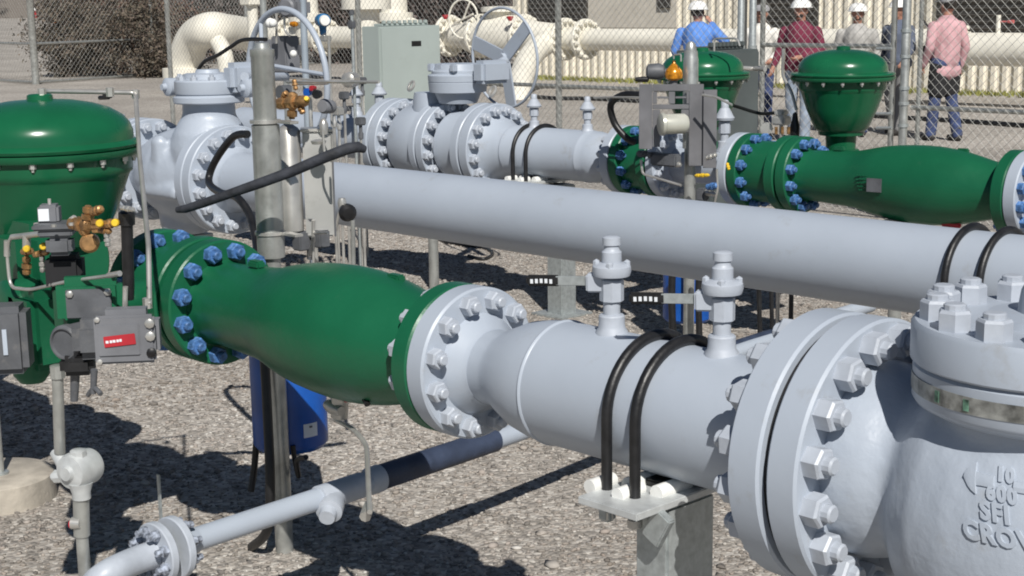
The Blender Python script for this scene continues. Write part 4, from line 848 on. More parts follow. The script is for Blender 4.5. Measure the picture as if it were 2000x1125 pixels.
# small instruments on the rear line between the two actuators
ri=thing('instrument_stand','small black and silver instrument cluster between the rear green actuators','instrument stand',P(4.6,6.1,0),'rear instrument stands')
q=at(1553,230,6.1)
bm=B(); cyl(bm,(q.x,q.y,0),(q.x,q.y,q.z),.012,seg=12); lathe(bm,(q.x,q.y,q.z-.13),(0,0,1),[(0,.014),(.02,.022),(.09,.024),(.12,.016),(.15,.012),(.16,0)],16); obj('black_post',bm,BLACK,ri)
bm=B(); box(bm,at(1526,235,6.1),(.08,.07,.045),bev=.008); box(bm,at(1526,220,6.1),(.06,.05,.03),bev=.008); lathe(bm,at(1498,250,6.1),(.5,-.8,0),[(0,.03),(.03,.03),(.03,0)],16); cyl(bm,at(1526,240,6.1),Vector((at(1526,240,6.1).x,6.1,.0)),.01,seg=10); obj('regulator',bm,STEEL,ri)
bm=B(); 
for x in (1516,1528,1540): cyl(bm,at(x,248,6.05),at(x,262,6.05),.008,seg=8)
obj('brass_port',bm,BRASS,ri)
bm=B(); tube(bm,fillet([at(x,y,6.1) for x,y in ((1530,95),(1528,150),(1545,175),(1556,215))],.05),.008,8); obj('tubing',bm,STEEL,ri)
bm=B(); tube(bm,fillet([at(x,y,6.1) for x,y in ((1395,100),(1395,75),(1440,75),(1445,90))],.02),.005,8); obj('tubing',bm,STEEL,ri)
bm=B(); lathe(bm,at(1470,134,6.6),(1,-.2,0),[(0,.01),(.03,.014),(.05,.010),(.07,.008),(.075,.014),(.1,.014),(.1,0)],12); cyl(bm,at(1440,132,6.5),at(1470,134,6.6),.012,seg=10); obj('side_fitting',bm,STEEL,ri)
# ------------------------------------------------------------------ chain link fences
def chainlink(name,a,b,z0,z1,pitch,r,parent,m=WIRE):
    """diagonal wires between ground points a and b; one mesh"""
    a=Vector(a);b=Vector(b);L=(b-a).length;u=(b-a)/L;H=z1-z0; V=[];F=[]
    nrm=Vector((-u.y,u.x,0)); k=pitch*1.41421
    def seg(p,q,off):
        d=(q-p).normalized(); s_=d.cross(nrm).normalized()*r; n_=nrm*r; i=len(V); o=nrm*off
        for P0 in (p+o,q+o):
            V.extend([P0+s_,P0+n_*.9,P0-s_,P0-n_*.9])
        for j in range(4): F.append((i+j,i+(j+1)%4,i+4+(j+1)%4,i+4+j))
    n=int((L+H)/k)+1
    for i in range(n):
        x0=i*k
        for sg,off in ((1,.0012),(-1,-.0012)):
            # line: x = x0 - (z-z0) ; clip to [0,L]
            zl=max(0,x0-L); zh=min(H,x0)
            if zh<=zl: continue
            if sg==1: p=a+u*(x0-zl)+Vector((0,0,z0+zl)); q=a+u*(x0-zh)+Vector((0,0,z0+zh))
            else: p=a+u*(L-(x0-zl))+Vector((0,0,z0+zl)); q=a+u*(L-(x0-zh))+Vector((0,0,z0+zh))
            seg(p,q,off)
    me=bpy.data.meshes.new(name); me.from_pydata([tuple(v) for v in V],[],F); me.materials.append(m); return link(name,me,parent)
TF=10.0
def fence_run(label,s0,s1,t0,t1,posts,rails,pitch=.05,r=.0017,H=2.1,pr=.030,name='chain_link_fence',wr=None,rr=.019):
    th=thing(name,label,'fence',P(s0,t0,0),'chain-link fences')
    chainlink('wire_mesh',P(s0,t0,0),P(s1,t1,0),.04,H,pitch,wr or r,th)
    for q in posts:
        f_=(q-s0)/(s1-s0) if abs(s1-s0)>1e-6 else 0
        bm=B(); p=P(q,t0+(t1-t0)*f_,0)+Vector((0,.04,0)); lathe(bm,p,(0,0,1),[(0,pr),(H,pr),(H+.02,pr*1.15),(H+.05,pr*.5),(H+.05,0)],14); obj('fence_post',bm,GALVP,th)
    for z in rails:
        bm=B(); cyl(bm,P(s0,t0,z)+Vector((0,.03,0)),P(s1,t1,z)+Vector((0,.03,0)),rr,seg=10); obj('rail',bm,GALVP,th)
    return th
fence_run('chain-link fence behind the pipe yard, left of the gate',7.62,16.6,TF,TF,(7.62,9.76,12.75,16.6),(),wr=.0018)
bm=B(); cyl(bm,P(7.62,TF+.03,.93),P(12.75,TF+.03,.93),.019,seg=10); q_=[o for o in bpy.data.objects if o.name.startswith('chain_link_fence')][-1]; obj('rail',bm,GALVP,q_)
g=fence_run('half-open chain-link gate leaf left of the big hinge post',6.20,7.44,TF,TF+.02,(6.20,7.44),(1.33,.10),pr=.022,wr=.0018,name='gate_leaf')
for y in (95,222,250):
    bm=B(); a=at(1712,y,TF-.02);b=at(1742,y,TF-.02); cyl(bm,a,b,.012,seg=8); obj('hinge_brace',bm,GALV,g)
hp=thing('gate_post','thick galvanised gate post with hinge bands, beside the worker in pink','gate post',P(6.07,TF,0))
bm=B(); lathe(bm,P(6.07,TF,0),(0,0,1),[(0,.033),(2.3,.033),(2.33,.02),(2.33,0)],20); pst=obj('post',bm,GALVP,hp)
for y in (60,110,172,202,245):
    bm=B(); z=at(1765,y,TF).z; lathe(bm,P(6.07,TF,z-.012),(0,0,1),[(0,.034),(0,.041),(.024,.041),(.024,.034)],18); obj('hinge_band',bm,GALV,pst)
fence_run('chain-link fence panel with mid rail, right of the gate post, before the worker in pink',2.0,6.02,TF,TF,(4.0,2.0,5.97),(.875,),wr=.0018,pr=.018)
# two fence corner posts side by side
for i,(x,lab) in enumerate(((1447,'left of two close galvanised posts beside the man in white'),(1470,'right of two close galvanised posts beside the man in white'))):
    q=at(x,60,TF-.1); pz_=thing('fence_post',lab,'fence post',(q.x,q.y,0)); bm=B(); lathe(bm,(q.x,q.y,0),(0,0,1),[(0,.03),(2.3,.03),(2.32,.02),(2.32,0)],16); obj('post',bm,GALV,pz_)
    bm=B(); lathe(bm,(q.x,q.y,1.3),(0,0,1),[(0,.031),(0,.038),(.03,.038),(.03,.031)],16); obj('band',bm,GALV,pz_)
fence_run('distant chain-link fence in front of the brown shrubs, at the upper left',33.2,60.,16.4,16.4,(33.2,40.,50.),(.95,.05),pitch=.1,wr=.003,pr=.085,rr=.03)
th=thing('chain_link_fence','distant chain-link fence side behind the brown shrubs','fence',P(34.7,20.4,0),'chain-link fences')
chainlink('wire_mesh',P(33.2,16.4,0),P(36.5,27.,0),.05,2.4,.1,.003,th)
for f_ in (.37,.72): bm=B(); q=P(33.2+3.3*f_,16.4+10.6*f_,0); lathe(bm,q,(0,0,1),[(0,.05),(2.5,.05),(2.5,0)],12); obj('fence_post',bm,GALVP,th)
bm=B(); cyl(bm,P(33.2,16.4,.95),P(36.5,27.,.95),.03,seg=8); cyl(bm,P(33.2,16.4,.05),P(36.5,27.,.05),.03,seg=8); obj('rail',bm,GALVP,th)
# ------------------------------------------------------------------ cream header pipes beyond the fence
TW=21.5
def cflange(parent,s,t,z,R,w_=.07,n=16,axis=XD):
    bm=B(); lathe(bm,P(s,t,z),axis,[(0,R*.3),(0,R-.01),(.01,R),(w_-.01,R),(w_,R-.01),(w_,R*.3)],48); f=obj('flange',bm,CREAM,parent)
    if not hasattr(cflange,'me'): cflange.me=nut_mesh('nut_cream',.09,.06,.028,.03,CREAM)
    ring_nuts(f,cflange.me,P(s,t,z)+Vector(axis)*w_,axis,R*.86,n,math.pi/n); return f
hd=thing('header_pipe','long cream header pipe beyond the fence, in front of the ribbed wall','pipe',P(16,TW,0))
bm=B(); lathe(bm,P(20.7,TW,1.0),XD,[(0,.21),(8.3,.21)],48); obj('pipe',bm,CREAM,hd)
cflange(hd,20.75,TW,1.0,.42); cflange(hd,20.2,TW,1.0,.40)
h2=thing('header_pipe','short cream flanged pipe with small white riser, right of the worker in pink','pipe',P(11,TW,0))
bm=B(); lathe(bm,P(12.2,TW,.90),XD,[(0,.255),(8,.255)],48); obj('pipe',bm,CREAM,h2)
cflange(h2,12.42,TW,.90,.42); cflange(h2,12.22,TW,.90,.45)
bm=B(); q=at(1949,68,TW); cyl(bm,q-Vector((0,0,.1)),q+Vector((0,0,.30)),.035,seg=12); obj('riser',bm,CREAM,h2)
bm=B(); lathe(bm,q+Vector((.15,0,.2)),XD,[(0,.02),(.1,.03),(.1,0)],10); cyl(bm,q+Vector((0,0,.2)),q+Vector((.15,0,.2)),.012,seg=8); obj('red_handle',bm,mat('faded_red',(.5,.12,.12),.5),h2)
h3=thing('header_pipe','cream pipe leg curving down to the gravel behind the flat-spoked handwheel','pipe',P(20,20,0))
bm=B(); tube(bm,[P(20.9,TW,1.0),P(21.0,TW-.2,.95),at(1040,105,20.6),at(1022,140,19.8),at(1014,175,19.2),at(1008,215,18.8)],.235,28,smooth=6); obj('pipe',bm,CREAM,h3)
h4=thing('header_valve','big cream flanged valve body behind the flat-spoked handwheel','valve',P(22.3,TW,0))
bm=B(); lathe(bm,P(24.2,TW,1.05),XD,[(0,.25),(.5,.27),(.9,.4),(1.5,.44),(2.2,.42),(2.7,.30),(3.2,.26)],48); lathe(bm,P(22.6,TW,1.05),(0,0,1),[(0,.25),(.5,.25),(.5,.38),(.6,.38),(.62,.0)],32); obj('valve_body',bm,CREAM,h4)
cflange(h4,24.2,TW,1.05,.45); cflange(h4,23.2,TW,1.05,.46); cflange(h4,21.9,TW,1.05,.45)
for x,y,m_ in ((996,35,RED),(870,32,RED)):
    q=at(x,y,TW-.5); bm=B(); lathe(bm,q,(0,0,1),[(-.06,.03),(0,.07),(.03,.07),(.04,0)],14); obj('red_cap',bm,m_,h4)
handw=bm=B(); c=at(905,37,TW-.4); tube(bm,[c+Vector((math.cos(a)*.34,.1*math.cos(a),math.sin(a)*.40)) for a in [i*math.pi/16 for i in range(32)]],.022,8,closed=True); tube(bm,[c-Vector((.3,0,.1)),c+Vector((.3,0,.1))],.02,8); tube(bm,[c,c+Vector((.2,0,.33))],.02,8); obj('handwheel',bm,CREAM,h4)
h5=thing('header_pipe','cream header pipe continuing left behind the blue transmitter','pipe',P(27,TW,0))
bm=B(); lathe(bm,P(34.,TW,1.0),XD,[(0,.25),(9.6,.25)],36); obj('pipe',bm,CREAM,h5)
for s_ in (25.5,26.5,28.6,30.1,31.6): cflange(h5,s_,TW,1.0,.44)
for s_ in (26.0,29.3):
    bm=B(); lathe(bm,P(s_,TW,1.0),(0,0,1),[(0,.27),(.35,.27),(.36,.42),(.55,.42),(.56,.30),(1.2,.28),(1.2,0)],32); obj('upright_body',bm,CREAM,h5)
for (x,t_) in ((692,19),(752,19),(815,19),(530,17)):
    pass
el=thing('elbow_pipe','large cream pipe elbow arching over to the right, behind the left cast valve','pipe',at(362,160,17.))
bm=B(); q=lambda x,y,t_=17.: at(x,y,t_)
tube(bm,[q(360,215),q(361,150),q(365,108),q(382,72),q(412,58),q(445,62,17.6),q(478,66,18.5)],.36,36,smooth=8); obj('elbow',bm,CREAM,el)
bm=B(); lathe(bm,q(361,128),(0,0,1),[(-.25,.1),(-.25,.47),(-.05,.47),(-.05,.38),(-.04,.38)],40); obj('base_flange',bm,CREAM,el)
bm=B(); tube(bm,[q(425,80),q(436,100),q(442,130),q(443,180)],.17,24,smooth=6); obj('branch',bm,CREAM,el)
el.location.z=0; 
for ch in el.children: ch.location=-el.location
bl_=thing('header_valve','cream vertical flanged body above the grey-green cabinet','valve',P(19,15.5,0))
c=at(715,5,14.5); 
bm=B(); lathe(bm,(c.x,c.y,0),(0,0,1),[(0,.2),(c.z-.1,.2),(c.z-.1,.38),(c.z+.12,.38),(c.z+.12,.25),(c.z+.7,.25),(c.z+.7,0)],36); obj('valve_body',bm,CREAM,bl_)
bl_.location=(c.x,c.y,0); bl_.children[0].location=-bl_.location
b3=thing('header_valve','cream square valve block at the top edge above the steel post','valve',P(19,15.5,0))
c=at(492,5,14.5)
bm=B(); box(bm,(c.x,c.y,c.z+.1),(.3,.3,.3),bev=.02); lathe(bm,(c.x,c.y,0),(0,0,1),[(0,.09),(c.z,.09)],20); obj('valve_body',bm,CREAM,b3)
b3.location=(c.x,c.y,0); b3.children[0].location=-b3.location
# ------------------------------------------------------------------ ribbed metal building
WALLM=mat('cream_ribbed_metal',(.74,.69,.58),.55,var=.05,vs=1.5,dirt=((.50,.44,.35),2.2,.58,.5))
DARKM=mat('dark_louvre_metal',(.06,.055,.05),.6,.1,var=.2,vs=4)
PANM=mat('flat_beige_panel',(.56,.52,.45),.6,var=.04)
bd=thing('metal_building','long cream ribbed metal building with dark louvred openings behind the yard','building',P(16,25,0))
bm=B(); TB=25.2; pitch=.225; z1=5.5
s_=26.0; prof=[]
while s_>-4:
    prof+= [(s_,.0),(s_-.105,.0),(s_-.125,-.055),(s_-.205,-.055)]; s_-=pitch
vs=[[bm.verts.new(P(a,TB+b,z)) for z in (0,z1)] for a,b in prof]
for A,C in zip(vs[:-1],vs[1:]): bm.faces.new([A[0],C[0],C[1],A[1]])
r_=bmesh.ops.extrude_face_region(bm,geom=bm.faces[:]); 
for v in r_['geom']:
    if isinstance(v,bmesh.types.BMVert): v.co.y=TB+.2
obj('wall',bm,WALLM,bd,ang=20)
bm=B(); box(bm,P(11,TB+4,z1+.1),(31,8.8,.2),bev=.02); box(bm,P(11,TB+4.4,z1/2-.05),(30,8,z1-.1),bev=0); obj('roof',bm,PANM,bd)
def opening(x0,x1,y1,label=None,m=DARKM,slats=True,yt=-120):
    a=at(x0,y1,TB-.08);b=at(x1,y1,TB-.08); top=a.z+2.2
    bm=B(); box(bm,((a.x+b.x)/2,TB-.075,(a.z+top)/2),(abs(b.x-a.x),.05,top-a.z),bev=0); o=obj('louvre' if slats else 'panel',bm,m,bd)
    if slats:
        b2=B(); n=int((top-a.z)/.12)
        for i in range(n): box(b2,((a.x+b.x)/2,TB-.115,a.z+.06+i*.12),(abs(b.x-a.x)-.06,.012,.07),Matrix.Rotation(.6,3,'X'),bev=0)
        obj('slats',b2,mat('louvre_slat',(.11,.10,.09),.6) if 'louvre_slat' not in bpy.data.materials else bpy.data.materials['louvre_slat'],o)
    return o
opening(1033,1145,54); opening(1478,1597,62); opening(1828,2030,64)
opening(1150,1322,54,m=PANM,slats=False); 
a=at(1298,14,TB-.12); bm=B(); box(bm,a+Vector((0,-.02,.2)),(.35,.03,.45),bev=0); obj('window',bm,DARKM,bd)
# weeds along the wall foot
gm=mat('dry_green_weeds',(.24,.24,.07),.9,var=.4,vs=3)
bm=B()
for i in range(5000):
    s_=random.uniform(9,25.5); t_=24.5+random.gauss(0,.25); h=random.uniform(.03,.10); a=random.uniform(0,3.14); w_=.02
    p=P(s_,t_,0); d=Vector((math.cos(a),math.sin(a),0))*w_
    bm.faces.new([bm.verts.new(p-d),bm.verts.new(p+d),bm.verts.new(p+Vector((random.gauss(0,.02),random.gauss(0,.02),h)))])
tag(obj('grass',bm,gm,ang=0),'strip of dry yellow-green weeds along the foot of the ribbed wall','grass',kind='stuff')
hose('dark hose lying across the gravel behind the worker in pink',[atz(1700,226,.03),atz(1800,232,.03),atz(1900,238,.03),atz(2050,249,.03)],.035)
hose('dark hose lying on the gravel behind the rear vent stubs',[atz(1010,186,.03),atz(1080,192,.03),atz(1150,193,.03),atz(1250,198,.03)],.04)
# ------------------------------------------------------------------ people beyond the fence
SKIN=mat('skin',(.40,.20,.14),.6,var=.1,vs=9); HAIR=mat('dark_hair',(.02,.015,.012),.7,var=.3,vs=40)
HELM=mat('white_helmet',(.80,.80,.78),.3,var=.02); BOOT=mat('dark_boots',(.03,.027,.025),.6); 
def cap_(bm,a,b,ra,rb,seg=12):
    a=Vector(a);b=Vector(b); d=b-a; L=d.length; n=5
    prof=[(-ra*math.cos(i*math.pi/2/n),ra*math.sin(i*math.pi/2/n)) for i in range(n)]+[(0,ra),(L,rb)]+[(L+rb*math.sin(i*math.pi/2/n),rb*math.cos(i*math.pi/2/n)) for i in range(1,n)]+[(L+rb,0)]
    prof[0]=(-ra,0); lathe(bm,a,d,prof,seg)
def person(label,pos,face,shirt,trousers,helmet='hard',arms=None,h=1.0,lean=0,tail=False,beard=False,wide=1.0,step=.1):
    pos=Vector((pos.x,pos.y,0)); th=thing('person',label,'person',pos,'people beyond the fence')
    rz=math.atan2(face.y,face.x)+math.pi/2           # local -Y looks along face
    Rm=Matrix.Rotation(rz,4,'Z')@Matrix.Scale(h,4)
    W=lambda v: Rm@Vector(v)
    def fin(name,bm,m,parent=th,vox=.014,it=3,rem=True):
        for v in bm.verts: v.co=W(v.co)
        o=obj(name,bm,m,None,ang=0 if rem else 40); o.parent=parent
        if rem:
            r=o.modifiers.new('fuse','REMESH'); r.mode='VOXEL'; r.voxel_size=vox; r.use_smooth_shade=True
            s=o.modifiers.new('soft','SMOOTH'); s.iterations=it
        return o
    A=arms or {}
    sh={s:Vector((s*.185*wide,0,1.375)) for s in (-1,1)}
    el_={s:Vector(A.get(s,((s*.25,.03,1.13),(s*.25,-.08,.89)))[0]) for s in (-1,1)}
    wr_={s:Vector(A.get(s,((s*.25,.03,1.13),(s*.25,-.08,.89)))[1]) for s in (-1,1)}
    kn={s:Vector((s*.11,-.02-s*step*.2,.50)) for s in (-1,1)}; an={s:Vector((s*.12,.02-s*step,.09)) for s in (-1,1)}
    bm=B()
    ball(bm,(0,0,1.635),.098,(.80,1.0,1.10),20); cap_(bm,(0,-.03,1.585),(0,-.045,1.56),.062,.045); cap_(bm,(0,.02,1.44),(0,.0,1.56),.060,.056)
    cap_(bm,(0,-.098,1.635),(0,-.112,1.605),.010,.016,8)              # nose
    for s in (-1,1):
        ball(bm,(s*.082,.005,1.625),.026,(.4,.8,1.2),8); ball(bm,(s*.032,-.084,1.643),.013,seg=8)
    cap_(bm,(-.02,-.090,1.577),(.02,-.090,1.577),.009,.009,8)         # mouth
    cap_(bm,(0,.0,1.36),(0,0,1.0),.13,.12); cap_(bm,(-.13,0,1.38),(.13,0,1.38),.06,.06)
    for s in (-1,1):
        cap_(bm,sh[s],el_[s],.045,.036); cap_(bm,el_[s],wr_[s],.036,.024)
        d=(wr_[s]-el_[s]).normalized(); side=Vector((0,1,0)).cross(d).normalized() if abs(d.y)<.9 else Vector((1,0,0)); up=d.cross(side).normalized()
        pc_=wr_[s]+d*.055; cap_(bm,wr_[s],pc_+d*.02,.026,.034)
        for k,(o_,l_) in enumerate(((-.027,.065),(-.009,.078),(.009,.072),(.027,.055))):
            b0=pc_+d*.03+up*o_; b1=b0+d*l_*.55; b2=b1+(d*.6+side*.6).normalized()*l_*.45; cap_(bm,b0,b1,.010,.009,6); cap_(bm,b1,b2,.009,.008,6)
        cap_(bm,wr_[s]+d*.02+up*.025,wr_[s]+d*.06+up*.06,.012,.009,6)
        cap_(bm,(s*.09,0,.92),kn[s],.075,.05); cap_(bm,kn[s],an[s],.05,.035)
    fin('body',bm,SKIN,vox=.009,it=2)
    bm=B(); cap_(bm,(0,.0,1.33),(0,0,1.0),.165*wide,.155*wide); cap_(bm,(-.12*wide,.0,1.335),(.12*wide,.0,1.335),.085,.085); cap_(bm,(-.07,.0,1.44),(.07,0,1.44),.055,.055); cap_(bm,(-.07,0,.96 if not tail else .86),(.07,0,.96 if not tail else .86),.14,.14)
    lathe(bm,(0,.01,1.43),(0,-.1,1),[(0,.09),(.08,.072),(.085,.06)],16)
    for s in (-1,1): cap_(bm,sh[s],el_[s],.072,.058); cap_(bm,el_[s],el_[s]+(wr_[s]-el_[s])*.9,.058,.042)
    o=fin('shirt',bm,shirt)
    bm=B(); cap_(bm,(-.06,0,.93),(.06,0,.93),.135,.135)
    for s in (-1,1): cap_(bm,(s*.09,0,.90),kn[s],.105,.075); cap_(bm,kn[s],an[s],.075,.068)
    fin('trousers',bm,trousers)
    for s in (-1,1):
        bm=B(); cap_(bm,an[s]+Vector((0,.03,-.045)),an[s]+Vector((0,-.14,-.05)),.045,.038); cap_(bm,an[s]+Vector((0,.01,-.03)),an[s]+Vector((0,.0,.06)),.05,.055)
        fin('shoe',bm,BOOT)
    bm=B(); ball(bm,(0,.018,1.65),.104,(.82,1.0,1.05),18)
    for v in list(bm.verts):
        if v.co.y<-.035 and v.co.z<1.70: v.co.y=-.035
        if v.co.z<1.585: v.co.z=1.585
    if beard: ball(bm,(0,-.045,1.575),.058,(.95,.9,.8),12)
    fin('hair',bm,HAIR,rem=False)
    if helmet=='hard':
        bm=B(); lathe(bm,(0,.005,1.665),(0,0,1),[(0,.12),(0.004,.138),(.010,.138),(.014,.126),(.04,.122),(.07,.110),(.098,.082),(.114,.045),(.119,0)],28)
        for v in bm.verts: v.co.y=v.co.y*1.12+(-.02 if v.co.y<-.11 else 0); 
        box(bm,(0,0,1.772),(.03,.18,.022),bev=.008); fin('hard_hat',bm,HELM,rem=False)
    elif helmet=='cap':
        bm=B(); lathe(bm,(0,.005,1.665),(0,0,1),[(0,.10),(.03,.108),(.06,.098),(.085,.07),(.095,0)],24); box(bm,(0,-.13,1.675),(.13,.09,.012),bev=.005); fin('cap',bm,mat('grey_cap',(.33,.33,.34),.7),rem=False)
    for ch in th.children: ch.location=(0,0,0)
    return th,W
def shirtm(n,c): return mat(n,c,.85,var=.12,vs=9,bump=.5,bs=14)
def gpos(x,D): 
    r=_ray(x,140); r.z=0; r.normalize(); return r*D
def tocam(p,yaw=0): 
    v=Vector((-p.x,-p.y,0)).normalized(); return Matrix.Rotation(math.radians(yaw),3,'Z')@v
JEAN=mat('blue_jeans',(.045,.065,.15),.9,var=.25,vs=12); BLK=mat('black_cloth',(.018,.018,.02),.9,var=.2); PALE=mat('pale_jeans',(.26,.31,.38),.9,var=.15)
p_=gpos(1846,18.6); pk,Wp=person('man in long pink shirt and cap, seen from behind, right of the gate post',p_,tocam(p_,-140),shirtm('pink_shirt',(.56,.33,.35)),JEAN,'cap',arms={-1:((-.27,.03,1.13),(-.27,-.06,.87)),1:((.27,.03,1.13),(.24,-.12,.90))},tail=True,wide=1.1,h=.985)
bm=B(); 
for s in (-1,1): cap_(bm,(s*.09,0,.88),(s*.10,-.02,.62),.125,.115)
cap_(bm,(-.10,-.02,.84),(-.02,-.10,.70),.12,.10)
for v in bm.verts: v.co=Wp(v.co)
o=obj('tied_jacket',bm,BLK,None,ang=0); o.parent=pk; r_=o.modifiers.new('fuse','REMESH'); r_.mode='VOXEL'; r_.voxel_size=.015
p_=gpos(1362,18.8); person('man in bright blue shirt and white hard hat, back turned, hand at ear',p_,tocam(p_,165),shirtm('blue_shirt',(.10,.24,.62)),JEAN,arms={-1:((-.36,-.05,1.26),(-.14,-.12,1.50)),1:((.30,.02,1.15),(.27,-.12,.93))},wide=1.2,h=.955)
p_=gpos(1486,19.6); person('man in a white shirt and dark cap, partly hidden by the two close fence posts',p_,tocam(p_,-15),shirtm('white_shirt',(.70,.68,.63)),JEAN,'cap',arms={1:((.26,.02,1.14),(.20,-.22,1.02))},h=.935)
p_=gpos(1562,18.2); person('bearded man in a maroon shirt and white hard hat behind the gate leaf',p_,tocam(p_,-25),shirtm('maroon_shirt',(.15,.018,.045)),PALE,beard=True,wide=1.15,arms={-1:((-.29,.02,1.15),(-.30,-.12,.95)),1:((.28,.02,1.15),(.12,-.22,1.08))},h=.96)
p_=gpos(1672,19.2); person('bearded man in a light grey shirt and white hard hat, above the green mushroom actuator',p_,tocam(p_,-5),shirtm('grey_shirt',(.40,.39,.37)),JEAN,beard=True,wide=1.12,h=.925,arms={-1:((-.27,.04,1.14),(-.26,-.12,.93)),1:((.27,.04,1.14),(.25,-.10,.92))})
p_=gpos(1752,19.4); pd,Wd=person('person in dark clothes mostly hidden behind the thick gate post',p_,tocam(p_,-40),shirtm('navy_shirt',(.10,.12,.17)),mat('grey_trousers',(.20,.20,.20),.9),'hard',h=.95,arms={1:((.27,-.05,1.14),(.30,-.22,1.0))})
p2=gpos(1812,19.0)+Vector((0,0,1.0)); bm=B(); box(bm,(p2.x,p2.y,1.02),(.22,.16,.20),bev=.05); bg_=obj('shoulder_bag',bm,BLK); tag(bg_,'black bag hanging between the thick gate post and the man in pink','bag')
bm=B(); tube(bm,[Vector((p2.x-.05,p2.y,1.1)),Vector((p2.x+.02,p2.y+.03,1.25)),Vector((p2.x-.15,p2.y+.1,1.42))],.018,8,smooth=4); obj('strap',bm,BLK,bg_)
# ------------------------------------------------------------------ shrubs
def leafmat(name,cols):
    m=bpy.data.materials.new(name); m.use_nodes=True; n=m.node_tree; b=n.nodes['Principled BSDF']; b.inputs['Roughness'].default_value=.8
    g=n.nodes.new('ShaderNodeNewGeometry'); r=n.nodes.new('ShaderNodeValToRGB'); e=r.color_ramp.elements
    e[0].color=(*cols[0],1); e[1].color=(*cols[-1],1)
    for i,c in enumerate(cols[1:-1]): q=e.new((i+1)/(len(cols)-1)); q.color=(*c,1)
    n.links.new(g.outputs['Random Per Island'],r.inputs[0]); n.links.new(r.outputs[0],b.inputs['Base Color']); return m
OLIVE=leafmat('olive_foliage',[(.06,.055,.042),(.11,.095,.07),(.15,.115,.085),(.10,.08,.07)])
REDB=leafmat('red_brown_foliage',[(.08,.05,.045),(.15,.08,.06),(.17,.12,.08),(.09,.08,.06)])
DRY=leafmat('dry_brown_foliage',[(.05,.042,.04),(.10,.08,.07),(.075,.06,.055),(.14,.11,.10)])
BARK=mat('bark',(.10,.08,.065),.9)
def foliage(bm,c,R,n,size):
    """leaf-sized faces on branch clumps through an uneven volume; R=(rx,ry,rz)"""
    clumps=[]
    for i in range(max(14,n//90)):
        while True:
            v=Vector((random.uniform(-1,1),random.uniform(-1,1),random.uniform(-1,1)))
            if .35<v.length<1: break
        clumps.append((Vector((c[0]+v.x*R[0],c[1]+v.y*R[1],c[2]+v.z*R[2])),random.uniform(.12,.30)*min(R)))
    for i in range(n):
        q,rr=random.choice(clumps); p=q+Vector([random.gauss(0,1) for _ in range(3)])*rr*.75
        if p.z<.02: p.z=random.uniform(.02,.3)
        a=Vector([random.gauss(0,1) for _ in range(3)]).normalized()*size*random.uniform(.6,1.4); b=Vector([random.gauss(0,1) for _ in range(3)]).cross(a).normalized()*size*random.uniform(.3,.6)
        bm.faces.new([bm.verts.new(p-a),bm.verts.new(p+b),bm.verts.new(p+a),bm.verts.new(p-b)])
def shrub(label,x,t,R,zc,m,n,size=.05,group='brown shrubs at the far left',trunk=True,name='shrub'):
    q=at(x,100,t); th=thing(name,label,'shrub' if name=='shrub' else 'tree',(q.x,q.y,0),group)
    bm=B(); foliage(bm,(q.x,q.y,zc),R,n,size); obj('foliage' if name=='shrub' else 'crown',bm,m,th,ang=0)
    bm=B()
    for i in range(9):
        a=random.uniform(0,6.28); e=Vector((q.x+math.cos(a)*R[0]*.6,q.y+math.sin(a)*R[1]*.6,zc+random.uniform(-.1,.6)*R[2])); tube(bm,[(q.x+math.cos(a)*.08,q.y+math.sin(a)*.08,-.02),(q.x+math.cos(a)*R[0]*.25,q.y+math.sin(a)*R[1]*.25,zc*.4),e],[.04,.03,.012],6)
    obj('trunk',bm,BARK,th); return th
shrub('big olive-brown shrub just right of the leaning fence post',140,19.0,(1.1,1.1,1.25),1.1,OLIVE,9000)
shrub('tall red-brown shrub in the middle of the shrub bank',205,20.5,(1.2,1.2,1.5),1.35,REDB,9000)
shrub('dull brown shrub behind the second fence post',275,19.8,(1.2,1.1,1.2),1.05,OLIVE,8000)
shrub('low dry shrub at the right end of the bank, left of the cream elbow',330,21.5,(1.3,1.1,1.1),1.0,REDB,7000)
for i,(x,t,R,z,mm) in enumerate(((300,30,(2,2,1.8),1.8,DRY),(400,30,(2.2,2,1.9),1.9,DRY),(470,27,(2,1.8,1.7),1.6,DRY),(560,28,(2.2,1.8,1.8),1.7,DRY),(640,29,(2,2,1.7),1.8,REDB),(700,29,(2,1.8,1.9),1.7,DRY),(770,30,(2,2,1.8),1.8,DRY),(840,31,(2,2,1.9),1.7,DRY),(900,30,(1.8,2,1.7),1.8,DRY),(150,40,(3,2.5,2.2),2.3,DRY),(250,38,(3,2.5,2.2),2.3,DRY))):
    nm=['above the second fence post','behind the cream elbow','left of the tall handwheel','inside the tall handwheel','behind the blue transmitter','above the thin upright rod','above the grey-green cabinet','right of the grey-green cabinet','at the corner of the ribbed building','far behind the olive shrub','far behind the red-brown shrub'][i]
    shrub('bare brownish brush '+nm,x,t,R,z,mm,6500,.09,group='brush behind the yard')
